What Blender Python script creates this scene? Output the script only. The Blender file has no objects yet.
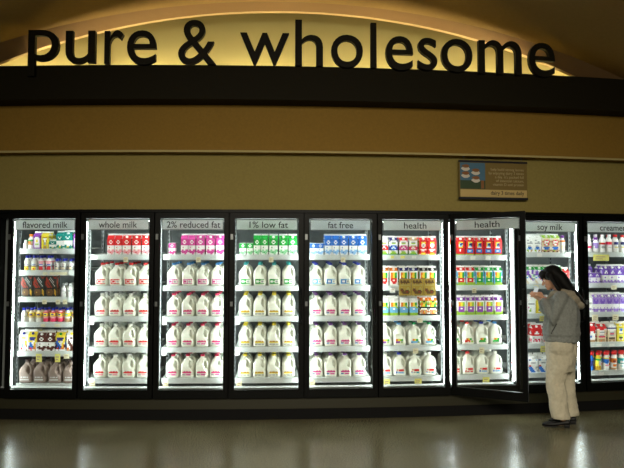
import bpy, bmesh, math, random
from mathutils import Vector, Matrix, noise

random.seed(7)
S = bpy.context.scene
COL = S.collection
pi = math.pi

# ------------------------------------------------------------------ layout
D0, R0 = 7.0, 27.0            # nearest distance of the cooler front and radius of its gentle bow
CX = -1.761
PITCH = 0.806
B = [0.06 + (i - 2) * PITCH for i in range(10)]
TILT = math.radians(4.0)

def P(s, d, z):
    """Point on the bowed wall: s metres along it, d metres behind its front, z up."""
    a = s / R0
    return Vector((CX + (R0 - d) * math.sin(a), D0 + R0 - (R0 - d) * math.cos(a), z))

class Bay:
    def __init__(self, i):
        self.s = (B[i - 1] + B[i]) / 2
        self.a = self.s / R0
        self.o = P(self.s, 0, 0)
    def at(self, x, d, z):
        c, s = math.cos(self.a), math.sin(self.a)
        return Vector((self.o.x + x * c - d * s, self.o.y + x * s + d * c, z))
BAY = {i: Bay(i) for i in range(1, 10)}

# ------------------------------------------------------------------ materials
def lin(c):
    c /= 255.0
    return c / 12.92 if c <= 0.04045 else ((c + 0.055) / 1.055) ** 2.4
def rgb(c):
    return (lin(c[0]), lin(c[1]), lin(c[2]), 1)
MC = {}
def mat(name, c, rough=0.6, spec=0.4, metal=0.0, noise_amt=0.0, noise_scale=20.0, emit=0, bump=0.0, bump_scale=60.0):
    if name in MC:
        return MC[name]
    m = bpy.data.materials.new(name)
    m.use_nodes = True
    nt = m.node_tree
    b = nt.nodes['Principled BSDF']
    b.inputs['Base Color'].default_value = rgb(c)
    b.inputs['Roughness'].default_value = rough
    b.inputs['Specular IOR Level'].default_value = spec
    b.inputs['Metallic'].default_value = metal
    if emit:
        b.inputs['Emission Color'].default_value = rgb(c)
        b.inputs['Emission Strength'].default_value = emit
    if noise_amt or bump:
        tc = nt.nodes.new('ShaderNodeTexCoord')
    if noise_amt:
        n = nt.nodes.new('ShaderNodeTexNoise')
        n.inputs['Scale'].default_value = noise_scale
        n.inputs['Detail'].default_value = 6
        nt.links.new(tc.outputs['Object'], n.inputs['Vector'])
        r = nt.nodes.new('ShaderNodeValToRGB')
        lo = tuple(max(0, v * (1 - noise_amt)) for v in c)
        hi = tuple(min(255, v * (1 + noise_amt)) for v in c)
        r.color_ramp.elements[0].color = rgb(lo)
        r.color_ramp.elements[1].color = rgb(hi)
        r.color_ramp.elements[0].position = 0.3
        r.color_ramp.elements[1].position = 0.7
        nt.links.new(n.outputs['Fac'], r.inputs['Fac'])
        nt.links.new(r.outputs['Color'], b.inputs['Base Color'])
    if bump:
        n2 = nt.nodes.new('ShaderNodeTexNoise')
        n2.inputs['Scale'].default_value = bump_scale
        n2.inputs['Detail'].default_value = 4
        nt.links.new(tc.outputs['Object'], n2.inputs['Vector'])
        bp = nt.nodes.new('ShaderNodeBump')
        bp.inputs['Strength'].default_value = bump
        nt.links.new(n2.outputs['Fac'], bp.inputs['Height'])
        nt.links.new(bp.outputs['Normal'], b.inputs['Normal'])
    MC[name] = m
    return m

def emission(name, c, strength):
    m = bpy.data.materials.new(name)
    m.use_nodes = True
    nt = m.node_tree
    nt.nodes.remove(nt.nodes['Principled BSDF'])
    e = nt.nodes.new('ShaderNodeEmission')
    e.inputs['Color'].default_value = (c[0], c[1], c[2], 1)
    e.inputs['Strength'].default_value = strength
    nt.links.new(e.outputs[0], nt.nodes['Material Output'].inputs['Surface'])
    return m

def glass_material():
    m = bpy.data.materials.new('clear_glass')
    m.use_nodes = True
    nt = m.node_tree
    nt.nodes.remove(nt.nodes['Principled BSDF'])
    t = nt.nodes.new('ShaderNodeBsdfTransparent')
    t.inputs['Color'].default_value = (0.97, 0.985, 0.975, 1)
    g = nt.nodes.new('ShaderNodeBsdfGlossy')
    g.inputs['Roughness'].default_value = 0.02
    lw = nt.nodes.new('ShaderNodeLayerWeight')
    lw.inputs['Blend'].default_value = 0.5
    pw = nt.nodes.new('ShaderNodeMath'); pw.operation = 'POWER'; pw.inputs[1].default_value = 5.0
    nt.links.new(lw.outputs['Facing'], pw.inputs[0])
    f = nt.nodes.new('ShaderNodeMath'); f.operation = 'MULTIPLY_ADD'; f.inputs[1].default_value = 0.96; f.inputs[2].default_value = 0.035
    nt.links.new(pw.outputs[0], f.inputs[0])
    mx = nt.nodes.new('ShaderNodeMixShader')
    nt.links.new(f.outputs[0], mx.inputs[0])
    nt.links.new(t.outputs[0], mx.inputs[1])
    nt.links.new(g.outputs[0], mx.inputs[2])
    nt.links.new(mx.outputs[0], nt.nodes['Material Output'].inputs['Surface'])
    return m

def translucent(name, c, fac=0.5):
    m = bpy.data.materials.new(name)
    m.use_nodes = True
    nt = m.node_tree
    b = nt.nodes['Principled BSDF']
    b.inputs['Base Color'].default_value = rgb(c)
    b.inputs['Roughness'].default_value = 0.5
    t = nt.nodes.new('ShaderNodeBsdfTranslucent')
    t.inputs['Color'].default_value = rgb(c)
    mx = nt.nodes.new('ShaderNodeMixShader')
    mx.inputs[0].default_value = fac
    nt.links.new(b.outputs[0], mx.inputs[1])
    nt.links.new(t.outputs[0], mx.inputs[2])
    nt.links.new(mx.outputs[0], nt.nodes['Material Output'].inputs['Surface'])
    return m

GLASS = glass_material()
BLACK = mat('black_frame_paint', (5, 6, 5), 0.45, 0.14)
RUBBER = mat('black_rubber', (10, 10, 10), 0.8, 0.2)
SHELFW = mat('white_shelf_enamel', (200, 206, 205), 0.4, 0.5)
STEEL = mat('grey_steel', (120, 124, 124), 0.35, 0.5, 0.6)
HDPE = mat('white_milk_plastic', (240, 242, 230), 0.38, 0.45)
TAUPE = mat('chocolate_milk_plastic', (139, 122, 114), 0.38, 0.45)
TAGC = mat('cream_tag_paper', (222, 216, 182), 0.7)
TAGY = mat('yellow_tag_paper', (226, 220, 120), 0.7)
TAGW = mat('white_tag_paper', (230, 230, 224), 0.7)

PAL = {'r': (214, 38, 40), 'w': (240, 240, 238), 'p': (236, 160, 170), 'g': (30, 158, 62), 'b': (38, 104, 196),
       't': (14, 132, 122), 'y': (236, 214, 60), 'o': (226, 122, 34), 'k': (32, 28, 26), 'm': (206, 60, 132),
       'v': (142, 70, 176), 'l': (150, 192, 60), 'c': (110, 178, 224), 'n': (44, 44, 110), 's': (168, 172, 172),
       'e': (226, 206, 170), 'h': (84, 42, 32), 'u': (120, 84, 188), 'f': (208, 72, 152), 'q': (140, 206, 156),
       'z': (138, 186, 232), 'x': (224, 46, 92), 'a': (184, 148, 108), 'i': (160, 132, 206), 'd': (142, 46, 28),
       'G': (172, 144, 62), 'B': (98, 70, 38), 'K': (36, 44, 40), 'T': (30, 160, 164), 'S': (206, 208, 206), 'Y': (196, 150, 40),
       'N': (30, 40, 150), 'C': (178, 164, 92)}
def pm(ch):
    return mat('print_' + {'G': 'gold', 'B': 'umber', 'K': 'slate', 'T': 'turquoise', 'S': 'pale', 'Y': 'amber', 'N': 'royal', 'C': 'khaki'}.get(ch, ch), PAL[ch], 0.42, 0.35)

# ------------------------------------------------------------------ mesh builder
class MB:
    def __init__(self):
        self.v = []; self.f = []; self.m = []; self.mats = []; self.smooth = []
    def mi(self, m):
        if m not in self.mats:
            self.mats.append(m)
        return self.mats.index(m)
    def quad(self, pts, m, smooth=False):
        n = len(self.v)
        self.v += [tuple(p) for p in pts]
        self.f.append(list(range(n, n + len(pts)))); self.m.append(self.mi(m)); self.smooth.append(smooth)
    def box(self, x0, x1, y0, y1, z0, z1, m):
        n = len(self.v)
        self.v += [(x, y, z) for z in (z0, z1) for y in (y0, y1) for x in (x0, x1)]
        for q in ((0, 2, 3, 1), (4, 5, 7, 6), (0, 1, 5, 4), (2, 6, 7, 3), (0, 4, 6, 2), (1, 3, 7, 5)):
            self.f.append([n + k for k in q]); self.m.append(self.mi(m)); self.smooth.append(False)
    def rings(self, rings, m, cap=True, smooth=True, mf=None, closed=True):
        n0 = len(self.v); k = len(rings[0])
        for r in rings:
            self.v += [tuple(p) for p in r]
        for i in range(len(rings) - 1):
            for j in range(k if closed else k - 1):
                a = n0 + i * k + j; b = n0 + i * k + (j + 1) % k
                self.f.append([a, b, b + k, a + k])
                self.m.append(self.mi(mf(i, j) if mf else m)); self.smooth.append(smooth)
        if cap:
            self.f.append([n0 + j for j in range(k)][::-1]); self.m.append(self.mi(mf(0, 0) if mf else m)); self.smooth.append(False)
            e = n0 + (len(rings) - 1) * k
            self.f.append([e + j for j in range(k)]); self.m.append(self.mi(mf(len(rings) - 2, 0) if mf else m)); self.smooth.append(False)
    def lathe(self, prof, m, seg=20, mf=None, ox=0, oy=0):
        rr = []
        for r, z in prof:
            rr.append([(ox + r * math.cos(2 * pi * j / seg - pi / 2), oy + r * math.sin(2 * pi * j / seg - pi / 2), z) for j in range(seg)])
        self.rings(rr, m, mf=mf)
    def tube(self, pts, rad, m, seg=12, flat=None):
        pts = [Vector(p) for p in pts]
        if not isinstance(rad, (list, tuple)):
            rad = [rad] * len(pts)
        rr = []
        up = None
        for i, p in enumerate(pts):
            t = (pts[min(i + 1, len(pts) - 1)] - pts[max(i - 1, 0)]).normalized()
            if up is None:
                up = Vector((0, 0, 1)) if abs(t.z) < 0.9 else Vector((1, 0, 0))
            up = (up - t * up.dot(t)).normalized()
            sd = t.cross(up)
            ra = rad[i]
            rx, ry = ra if isinstance(ra, (list, tuple)) else (ra, ra)
            rr.append([p + sd * (rx * math.cos(2 * pi * j / seg)) + up * (ry * math.sin(2 * pi * j / seg)) for j in range(seg)])
        self.rings(rr, m)
    def limb(self, pts, rad, m, seg=14):
        """A tapering tube with rounded ends."""
        self.tube(pts, rad, m, seg)
        for p, r in ((pts[0], rad[0]), (pts[-1], rad[-1])):
            r = max(r) if isinstance(r, (list, tuple)) else r
            self.ell(p, (r, r, r), m)
    def ell(self, c, r, m, rot=None, seg=16, rows=10):
        c = Vector(c)
        rr = []
        for i in range(1, rows):
            th = pi * i / rows
            ring = []
            for j in range(seg):
                ph = 2 * pi * j / seg
                q = Vector((r[0] * math.sin(th) * math.cos(ph), r[1] * math.sin(th) * math.sin(ph), -r[2] * math.cos(th)))
                if rot:
                    q = rot @ q
                ring.append(c + q)
            rr.append(ring)
        self.rings(rr, m)
    def mesh(self, name):
        me = bpy.data.meshes.new(name)
        me.from_pydata(self.v, [], self.f)
        for m in self.mats:
            me.materials.append(m)
        me.polygons.foreach_set('material_index', self.m)
        me.polygons.foreach_set('use_smooth', self.smooth)
        bm = bmesh.new(); bm.from_mesh(me)
        bmesh.ops.recalc_face_normals(bm, faces=bm.faces)
        bm.to_mesh(me); bm.free()
        return me

def obj(name, mesh, parent=None, loc=(0, 0, 0), rot=(0, 0, 0)):
    if isinstance(mesh, MB):
        mesh = mesh.mesh(name)
    o = bpy.data.objects.new(name, mesh)
    COL.objects.link(o)
    o.location = loc; o.rotation_euler = rot
    if parent:
        o.parent = parent
    return o
def empty(name, loc=(0, 0, 0), rot=(0, 0, 0)):
    o = bpy.data.objects.new(name, None)
    COL.objects.link(o)
    o.location = loc; o.rotation_euler = rot
    o.empty_display_size = 0.05
    return o
def tag(o, label, cat, group=None):
    o['label'] = label; o['category'] = cat
    if group:
        o['group'] = group
    return o
def struct(o):
    o['kind'] = 'structure'
    return o

def bevel_mesh(me, w=0.004, seg=2):
    bm = bmesh.new(); bm.from_mesh(me)
    bmesh.ops.remove_doubles(bm, verts=bm.verts, dist=1e-5)
    bmesh.ops.bevel(bm, geom=[e for e in bm.edges if len(e.link_faces) == 2 and e.calc_face_angle(0) > 0.5], offset=w, segments=seg, affect='EDGES', profile=0.5)
    bm.to_mesh(me); bm.free()
    return me

def fuse(mb, name, voxel, it=2, wrinkle=0, wscale=14, decimate=0):
    """Melt overlapping closed shapes into one continuous skin."""
    me = mb.mesh(name)
    o = bpy.data.objects.new('melt', me)
    COL.objects.link(o)
    r = o.modifiers.new('r', 'REMESH'); r.mode = 'VOXEL'; r.voxel_size = voxel; r.use_smooth_shade = True
    s = o.modifiers.new('s', 'SMOOTH'); s.factor = 0.5; s.iterations = it
    dg = bpy.context.evaluated_depsgraph_get()
    out = bpy.data.meshes.new_from_object(o.evaluated_get(dg), depsgraph=dg)
    out.name = name
    bpy.data.objects.remove(o)
    out.materials.clear()
    out.materials.append(mb.mats[0])
    out.polygons.foreach_set('material_index', [0] * len(out.polygons))
    out.polygons.foreach_set('use_smooth', [True] * len(out.polygons))
    if wrinkle:
        nr = [v.normal.copy() for v in out.vertices]
        for v, n in zip(out.vertices, nr):
            q = v.co
            k = noise.noise(Vector((q.x * wscale, q.y * wscale, q.z * wscale * 0.45))) + 0.5 * noise.noise(Vector((q.x * wscale * 2.1, q.y * wscale * 2.1, q.z * wscale * 1.6 + 5)))
            v.co = q + n * (k * wrinkle)
    return out

def sweep(name, prof, s0, s1, n, m, cap=True, prof_s=None):
    """A closed profile of (d, z) pairs carried along the bowed wall."""
    mb = MB()
    rr = []
    for i in range(n + 1):
        s = s0 + (s1 - s0) * i / n
        pr = prof_s(s) if prof_s else prof
        rr.append([P(s, d, z) for d, z in pr])
    mb.rings(rr, m, cap=cap, smooth=False)
    return mb.mesh(name)

FONT_CACHE = {}
def text_mesh(txt, name, m, size=1.0, depth=0.01, offset=0.0, align='LEFT'):
    """Flat lettering in the XZ plane (front face towards -Y)."""
    cu = bpy.data.curves.new('t', 'FONT')
    cu.body = txt; cu.size = size; cu.extrude = depth / 2; cu.offset = offset; cu.resolution_u = 6
    cu.align_x = align
    cu.space_line = 1.0
    o = bpy.data.objects.new('t', cu)
    COL.objects.link(o)
    dg = bpy.context.evaluated_depsgraph_get()
    me = bpy.data.meshes.new_from_object(o.evaluated_get(dg), depsgraph=dg)
    bpy.data.objects.remove(o)
    me.transform(Matrix.Rotation(pi / 2, 4, 'X'))
    me.materials.clear(); me.materials.append(m)
    me.name = name
    return me
def fit(me, x0, x1, z0=None, z1=None):
    xs = [v.co.x for v in me.vertices]; zs = [v.co.z for v in me.vertices]
    ax, bx, az, bz = min(xs), max(xs), min(zs), max(zs)
    k = (x1 - x0) / (bx - ax)
    for v in me.vertices:
        v.co.x = x0 + (v.co.x - ax) * k
        if z0 is not None:
            v.co.z = z0 + (v.co.z - az) * (z1 - z0) / (bz - az)
    return me

# ------------------------------------------------------------------ the room
WALL_OLIVE = mat('olive_wall_paint', (142, 127, 70), 0.75, 0.2, noise_amt=0.03, noise_scale=40)
FASCIA = mat('ochre_fascia_paint', (138, 106, 42), 0.75, 0.2, noise_amt=0.03, noise_scale=40)
BEAMM = mat('dark_bronze_paint', (26, 22, 9), 0.7, 0.12, noise_amt=0.06, noise_scale=60)
CEILM = mat('tan_ceiling_paint', (130, 102, 54), 0.8, 0.15, noise_amt=0.02, noise_scale=30)
SOFFIT = mat('tan_soffit_paint', (122, 94, 58), 0.8, 0.15)
CREAM = mat('cream_wall_paint', (196, 182, 118), 0.8, 0.15)
DARKIN = mat('cooler_lining', (122, 128, 127), 0.5, 0.3)

def floor_material():
    m = mat('polished_terrazzo', (128, 117, 92), 0.2, 0.30)
    nt = m.node_tree; b = nt.nodes['Principled BSDF']
    tc = nt.nodes.new('ShaderNodeTexCoord')
    n1 = nt.nodes.new('ShaderNodeTexNoise'); n1.inputs['Scale'].default_value = 90; n1.inputs['Detail'].default_value = 5
    n2 = nt.nodes.new('ShaderNodeTexNoise'); n2.inputs['Scale'].default_value = 1.3; n2.inputs['Detail'].default_value = 4
    vo = nt.nodes.new('ShaderNodeTexVoronoi'); vo.inputs['Scale'].default_value = 55
    for n in (n1, n2, vo):
        nt.links.new(tc.outputs['Object'], n.inputs['Vector'])
    r1 = nt.nodes.new('ShaderNodeValToRGB')
    r1.color_ramp.elements[0].color = rgb((78, 74, 54)); r1.color_ramp.elements[0].position = 0.36
    r1.color_ramp.elements[1].color = rgb((128, 122, 95)); r1.color_ramp.elements[1].position = 0.64
    nt.links.new(n1.outputs['Fac'], r1.inputs['Fac'])
    r2 = nt.nodes.new('ShaderNodeValToRGB')
    r2.color_ramp.elements[0].color = (0.72, 0.72, 0.70, 1); r2.color_ramp.elements[1].color = (1.1, 1.1, 1.08, 1)
    nt.links.new(n2.outputs['Fac'], r2.inputs['Fac'])
    mx = nt.nodes.new('ShaderNodeMix'); mx.data_type = 'RGBA'; mx.blend_type = 'MULTIPLY'; mx.inputs[0].default_value = 1
    nt.links.new(r1.outputs['Color'], mx.inputs[6]); nt.links.new(r2.outputs['Color'], mx.inputs[7])
    nt.links.new(mx.outputs[2], b.inputs['Base Color'])
    rr = nt.nodes.new('ShaderNodeMapRange')
    rr.inputs['To Min'].default_value = 0.20; rr.inputs['To Max'].default_value = 0.30
    nt.links.new(n2.outputs['Fac'], rr.inputs['Value'])
    nt.links.new(rr.outputs[0], b.inputs['Roughness'])
    bp = nt.nodes.new('ShaderNodeBump'); bp.inputs['Strength'].default_value = 0.015
    nt.links.new(vo.outputs['Distance'], bp.inputs['Height'])
    nt.links.new(bp.outputs['Normal'], b.inputs['Normal'])
    return m

mb = MB()
mb.box(-7.5, 9.5, -6, 10, -0.1, 0, floor_material())
struct(obj('floor', mb))

struct(obj('wall_back', sweep('wall_back', [(0.02, 2.268), (0.24, 2.268), (0.24, 3.0), (0.02, 3.0)], -4.6, 7.2, 40, WALL_OLIVE)))
struct(obj('trim_fascia', sweep('trim_fascia', [(-0.10, 2.897), (-0.092, 2.885), (0.3, 2.885), (0.3, 3.5), (-0.10, 3.5)], -4.6, 7.2, 40, FASCIA)))
struct(obj('trim_lit_edge', sweep('trim_lit_edge', [(-0.106, 2.884), (-0.100, 2.884), (-0.100, 2.906), (-0.106, 2.906)], -4.6, 7.2, 40, mat('lit_edge_strip', (176, 160, 108), 0.6, 0.2))))  # pale strip added to imitate light along the fascia's lower edge
struct(obj('trim_beam', sweep('trim_beam', [(-0.35, 3.40), (-0.08, 3.40), (-0.08, 3.62), (-0.30, 3.62), (-0.30, 3.762), (-0.35, 3.762)], -4.6, 7.2, 40, BEAMM)))
struct(obj('trim_ledge', sweep('trim_ledge', [(-0.30, 3.62), (0.5, 3.62), (0.5, 3.66), (-0.30, 3.66)], -4.6, 7.2, 40, BEAMM)))

# the arched niche above the beam: back wall, splayed soffit, and the vault in front of it
def z_in(s):
    q = 9.35 ** 2 - (s - 1.53) ** 2
    return 4.485 - 9.35 + math.sqrt(max(q, 0))
def z_out(s):
    q = 11.0 ** 2 - (s - 1.5) ** 2
    return 4.52 - 11.0 + math.sqrt(max(q, 0))
mb = MB()
rr = []
for i in range(61):
    s = -4.6 + 11.8 * i / 60
    rr.append([P(s, 0.34, 3.6), P(s, 0.42, 3.6), P(s, 0.42, 5.1), P(s, 0.34, 5.1)])
mb.rings(rr, CREAM, smooth=False)
struct(obj('wall_niche', mb))
mb = MB()
rr = []
for i in range(81):
    s = -4.6 + 11.8 * i / 80
    zo = max(z_out(s), 3.1); zi = max(z_in(s), 3.0)
    rr.append([P(s, -0.2, zo), P(s, -0.03, zi), P(s, 0.03, zi + 0.004), P(s, 0.03, zo + 0.5), P(s, -0.2, zo + 0.5)])
LIP = mat('lit_soffit_lip', (176, 148, 100), 0.7, 0.15)  # lip painted paler than the soffit to imitate its cove-lit edge
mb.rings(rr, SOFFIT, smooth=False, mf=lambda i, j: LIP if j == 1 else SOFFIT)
struct(obj('trim_soffit', mb))
mb = MB()
rr = []
for i in range(81):
    s = -4.6 + 11.8 * i / 80
    z = max(z_out(s), 3.1)
    p = P(s, -0.2, z)
    rr.append([(p.x, p.y, z), (p.x, -6.0, z), (p.x, -6.0, z + 0.12), (p.x, p.y, z + 0.12)])
mb.rings(rr, CEILM, smooth=False)
struct(obj('ceiling', mb))

# cooler lining behind the doors
mb = MB()
rr = []
for i in range(31):
    s = B[0] - 0.05 + (B[9] - B[0] + 0.1) * i / 30
    rr.append([P(s, 1.25, 0.1), P(s, 1.33, 0.1), P(s, 1.33, 2.3), P(s, 1.25, 2.3)])
mb.rings(rr, DARKIN, smooth=False)
struct(obj('wall_cooler', mb))
struct(obj('ceiling_cooler', sweep('ceiling_cooler', [(0.085, 2.235), (1.25, 2.235), (1.25, 2.262), (0.085, 2.262)], B[0] - 0.05, B[9] + 0.05, 30, DARKIN)))
struct(obj('floor_cooler', sweep('floor_cooler', [(0.085, 0.2), (1.25, 0.2), (1.25, 0.24), (0.085, 0.24)], B[0] - 0.05, B[9] + 0.05, 30, DARKIN)))
for nm, s in (('wall_cooler_left', B[0] - 0.09), ('wall_cooler_right', B[9] + 0.05)):
    struct(obj(nm, sweep(nm, [(0.085, 0.2), (1.33, 0.2), (1.33, 2.262), (0.085, 2.262)], s, s + 0.04, 1, DARKIN)))
struct(obj('wall_left', sweep('wall_left', [(0.0, 0.0), (0.24, 0.0), (0.24, 2.262), (0.0, 2.262)], -4.6, B[0] - 0.1, 10, BLACK)))
struct(obj('wall_right', sweep('wall_right', [(0.0, 0.0), (0.24, 0.0), (0.24, 2.262), (0.0, 2.262)], B[9] + 0.1, 7.2, 6, BLACK)))

# ------------------------------------------------------------------ the cooler front
KICK = mat('olive_kick_panel', (40, 38, 22), 0.5, 0.4)
TUBE = emission('fluorescent_tube_light', (0.90, 1.0, 0.97), TUBE_STR := 44.0)
ADDED_TUBE = emission('added_header_tube', (0.90, 1.0, 0.97), 26.0)
cooler = tag(empty('display_cooler', P((B[0] + B[9]) / 2, 0, 0), (0, 0, ((B[0] + B[9]) / 2) / R0)),
             'long black walk-in milk cooler front with nine glass doors', 'cooler')
inv = Matrix.Translation(cooler.location) @ Matrix.Rotation(cooler.rotation_euler.z, 4, 'Z')
inv = inv.inverted()
def cpart(name, me, parent=cooler):
    me.transform(inv)
    return obj(name, me, parent)
s0, s1 = B[0] - 0.1, B[9] + 0.1
cpart('header_rail', sweep('header_rail', [(-0.04, 2.235), (-0.04, 2.268), (0.08, 2.2675), (0.08, 2.18), (0.0, 2.18), (0.0, 2.235)], s0, s1, 36, BLACK))
cpart('sill_rail', sweep('sill_rail', [(-0.005, 0.228), (0.08, 0.228), (0.08, 0.325), (-0.005, 0.325)], s0, s1, 36, BLACK))
cpart('sill_ledge', sweep('sill_ledge', [(0.08, 0.26), (0.110, 0.26), (0.110, 0.343), (0.08, 0.332)], s0, s1, 36, SHELFW))
cpart('kick_panel', sweep('kick_panel', [(0.0, 0.118), (0.06, 0.118), (0.06, 0.228), (0.0, 0.228)], s0, s1, 36, KICK))
cpart('base_plinth', sweep('base_plinth', [(0.012, 0.0), (0.08, 0.0), (0.08, 0.118), (0.012, 0.118)], s0, s1, 36, RUBBER))
for i, s in enumerate(B):
    a = s / R0
    mb = MB(); mb.box(-0.019, 0.019, 0.002, 0.075, 0.325, 2.18, BLACK)
    m = mb.mesh('mullion')
    m.transform(Matrix.Translation(P(s, 0, 0)) @ Matrix.Rotation(a, 4, 'Z'))
    mu = cpart('mullion', m)
    for sx in (-1, 1):
        if (i == 0 and sx < 0) or (i == 9 and sx > 0):
            continue
        mb = MB()
        mb.lathe([(0.007, 0.36), (0.0095, 0.365), (0.0095, 2.135), (0.007, 2.14)], TUBE, 10, ox=sx * 0.031, oy=0.05)
        m = mb.mesh('light_tube')
        m.transform(Matrix.Translation(P(s, 0, 0)) @ Matrix.Rotation(a, 4, 'Z'))
        lt = cpart('light_tube', m, mu)
        lt['label'] = 'added white light tube hidden behind the header panel'

for i in range(1, 10):
    b = BAY[i]
    mb = MB()
    mb.tube([(-.32, .062, 2.150), (.32, .062, 2.150)], .006, ADDED_TUBE, 10)  # unseen tube added to brighten the header panel from behind
    mb.box(-.33, -.32, .052, .074, 2.14, 2.18, SHELFW); mb.box(.32, .33, .052, .074, 2.14, 2.18, SHELFW)
    m = mb.mesh('light_tube')
    m.transform(Matrix.Translation(b.o) @ Matrix.Rotation(b.a, 4, 'Z'))
    lt = cpart('light_tube', m)
    lt['label'] = 'added white light tube hidden behind the header panel'

# ------------------------------------------------------------------ doors
DOORNAME = {1: 'flavored milk door', 2: 'whole milk door', 3: '2% reduced fat door', 4: '1% low fat door', 5: 'fat free door',
            6: 'closed health door', 7: 'open health door', 8: 'soy milk door', 9: 'creamers door'}
DOORTEXT = {1: ('flavored milk', .50, 0.0), 2: ('whole milk', .42, -0.005), 3: ('2% reduced fat', .58, 0.01), 4: ('1% low fat', .42, .02), 5: ('fat free', .28, 0.0),
            6: ('health', .255, .03), 7: ('health', .27, .0), 8: ('soy milk', .31, .01), 9: ('creamers', .37, .02)}
DOORLAB = {i: f'black framed glass cooler door lettered {t[0]}, closed' for i, t in DOORTEXT.items()}
DOORLAB[6] = 'closed glass cooler door lettered health, between fat free and the open door'
DOORLAB[7] = 'glass cooler door lettered health, standing ajar beside the woman'
PANELM = translucent('white_header_acrylic', (240, 243, 241), 0.82)
OUTL = mat('grey_outline', (112, 116, 114), 0.6)
INK = mat('charcoal_lettering', (44, 46, 46), 0.6)
DW = 0.395
def make_door(i):
    b = BAY[i]
    ang = b.a - (math.radians(38) if i == 7 else 0)
    r = tag(empty('cooler_door', b.at(-DW + (0.035 if i == 7 else 0), -0.006, 0.243 if i == 7 else 0.24), (0, 0, ang)), DOORLAB[i], 'cooler door', 'glass doors of the milk cooler')
    # local frame: x from the hinge 0..2*DW, y inwards, z from the door's foot
    W, H = 2 * DW + (0.02 if i == 7 else 0), 1.99
    mb = MB()
    st, tp, bt = 0.05, 0.06, 0.09
    mb.box(0, st, -0.04, 0, 0, H, BLACK); mb.box(W - st, W, -0.04, 0, 0, H, BLACK)
    mb.box(st, W - st, -0.04, 0, H - tp, H, BLACK); mb.box(st, W - st, -0.04, 0, 0, bt, BLACK)
    obj('door_frame', mb, r)
    mb = MB(); mb.box(st - 0.008, W - st + 0.008, -0.023, -0.017, bt - 0.008, H - tp + 0.008, GLASS)
    p = obj('glass_pane', mb, r); p['label'] = 'clear glass pane'
    mb = MB()
    x0, x1, z0, z1 = st + 0.012, W - st - 0.012, H - tp - 0.125, H - tp - 0.008
    mb.box(x0, x1, -0.013, -0.009, z0, z1, PANELM)
    hp = obj('header_panel', mb, r); hp['label'] = 'frosted white header panel'
    mb = MB()
    for (a0, a1, c0, c1) in ((x0, x1, z0, z0 + 0.006), (x0, x1, z1 - 0.006, z1), (x0, x0 + 0.006, z0, z1), (x1 - 0.006, x1, z0, z1)):
        mb.box(a0, a1, -0.0165, -0.0125, c0, c1, OUTL)
    obj('panel_border', mb, hp)
    t, w, off = DOORTEXT[i]
    me = text_mesh(t, 'lettering', INK, 0.098, 0.002, 0.0005)
    fit(me, W / 2 + off - w / 2, W / 2 + off + w / 2)
    asc = max(v.co.z for v in me.vertices)
    for v in me.vertices:
        v.co.z += (z0 + z1) / 2 - 0.033
        v.co.y += -0.0145
    lt = obj('lettering', me, hp); lt['label'] = f'dark lettering reading {t}'
    mb = MB()
    hx = W - 0.026
    mb.tube([(hx, -0.04, 0.78), (hx, -0.075, 0.80), (hx, -0.078, 0.9), (hx, -0.078, 1.05), (hx, -0.075, 1.15), (hx, -0.04, 1.17)], [0.009] * 6, BLACK, 8)
    obj('handle', mb, r)
    mb = MB()
    mb.box(0.004, 0.03, -0.047, -0.04, 1.70, 1.76, STEEL); mb.box(0.004, 0.03, -0.047, -0.04, 0.98, 1.03, STEEL)
    obj('hinge_plate', mb, r)
    return r
for i in range(1, 10):
    make_door(i)

# ------------------------------------------------------------------ shelves
SH_COMMON = [1.78, 1.436, 1.098, 0.763, 0.427]
SHELVES = {i: SH_COMMON for i in range(2, 8)}
SHELVES[1] = [1.845, 1.606, 1.312, 1.036, 0.718, 0.363]
SHELVES[8] = [1.815, 1.45, 1.108, 0.765, 0.432]
SHELVES[9] = [1.822, 1.458, 1.116, 0.765, 0.436]
FRONT_D = 0.135
ORD = ['first', 'second', 'third', 'fourth', 'fifth', 'sixth', 'seventh', 'eighth', 'ninth']
def shelf_name(i, k):
    n = len(SHELVES[i])
    return 'top shelf' if k == 0 else 'bottom shelf' if k == n - 1 else ORD[k] + ' shelf'
TAGS = {}
for i in range(2, 6):
    TAGS[i] = {0: [(.045, 'c', .05, .055, 0), (-.29, 'w', .04, .03, .01)], 1: [(-.30, 'w', .05, .03, .008)], 2: [(-.32, 'w', .05, .06, 0)], 3: [(-.32, 'w', .05, .06, 0)], 4: [(-.30, 'c', .06, .075, 0)]}
TAGS[1] = {0: [(-.1, 'w', .05, .03, .01), (.05, 'w', .05, .03, .01)], 1: [(-.05, 'c', .05, .03, .01), (.1, 'c', .2, .03, .01)], 2: [(-.05, 'c', .05, .05, 0), (.1, 'c', .05, .05, 0), (.18, 'c', .05, .05, 0)],
           3: [(-.06, 'c', .05, .03, .01), (.1, 'c', .06, .03, .01)], 4: [(-.1, 'y', .065, .09, 0), (.11, 'y', .06, .09, 0), (.21, 'c', .06, .05, 0)], 5: [(-.28, 'c', .05, .03, .01)]}
TAGS[6] = {0: [(-.2, 'y', .04, .03, .0), (-.08, 'y', .05, .03, .0), (.05, 'w', .05, .03, 0)], 1: [(-.2, 'w', .06, .05, 0)], 2: [(.11, 'c', .06, .05, 0)], 3: [(.06, 'c', .06, .06, 0)], 4: [(-.27, 'y', .07, .07, 0), (.085, 'y', .08, .07, 0)]}
TAGS[7] = {0: [(-.06, 'w', .06, .04, 0), (.12, 'w', .06, .04, 0)], 1: [(-.05, 'c', .05, .06, 0), (-.31, 'c', .03, .05, 0)], 2: [(-.3, 'c', .04, .06, 0)], 3: [(.03, 'c', .06, .07, 0)], 4: [(-.29, 'y', .05, .07, 0), (.075, 'y', .08, .07, 0)]}
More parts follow.
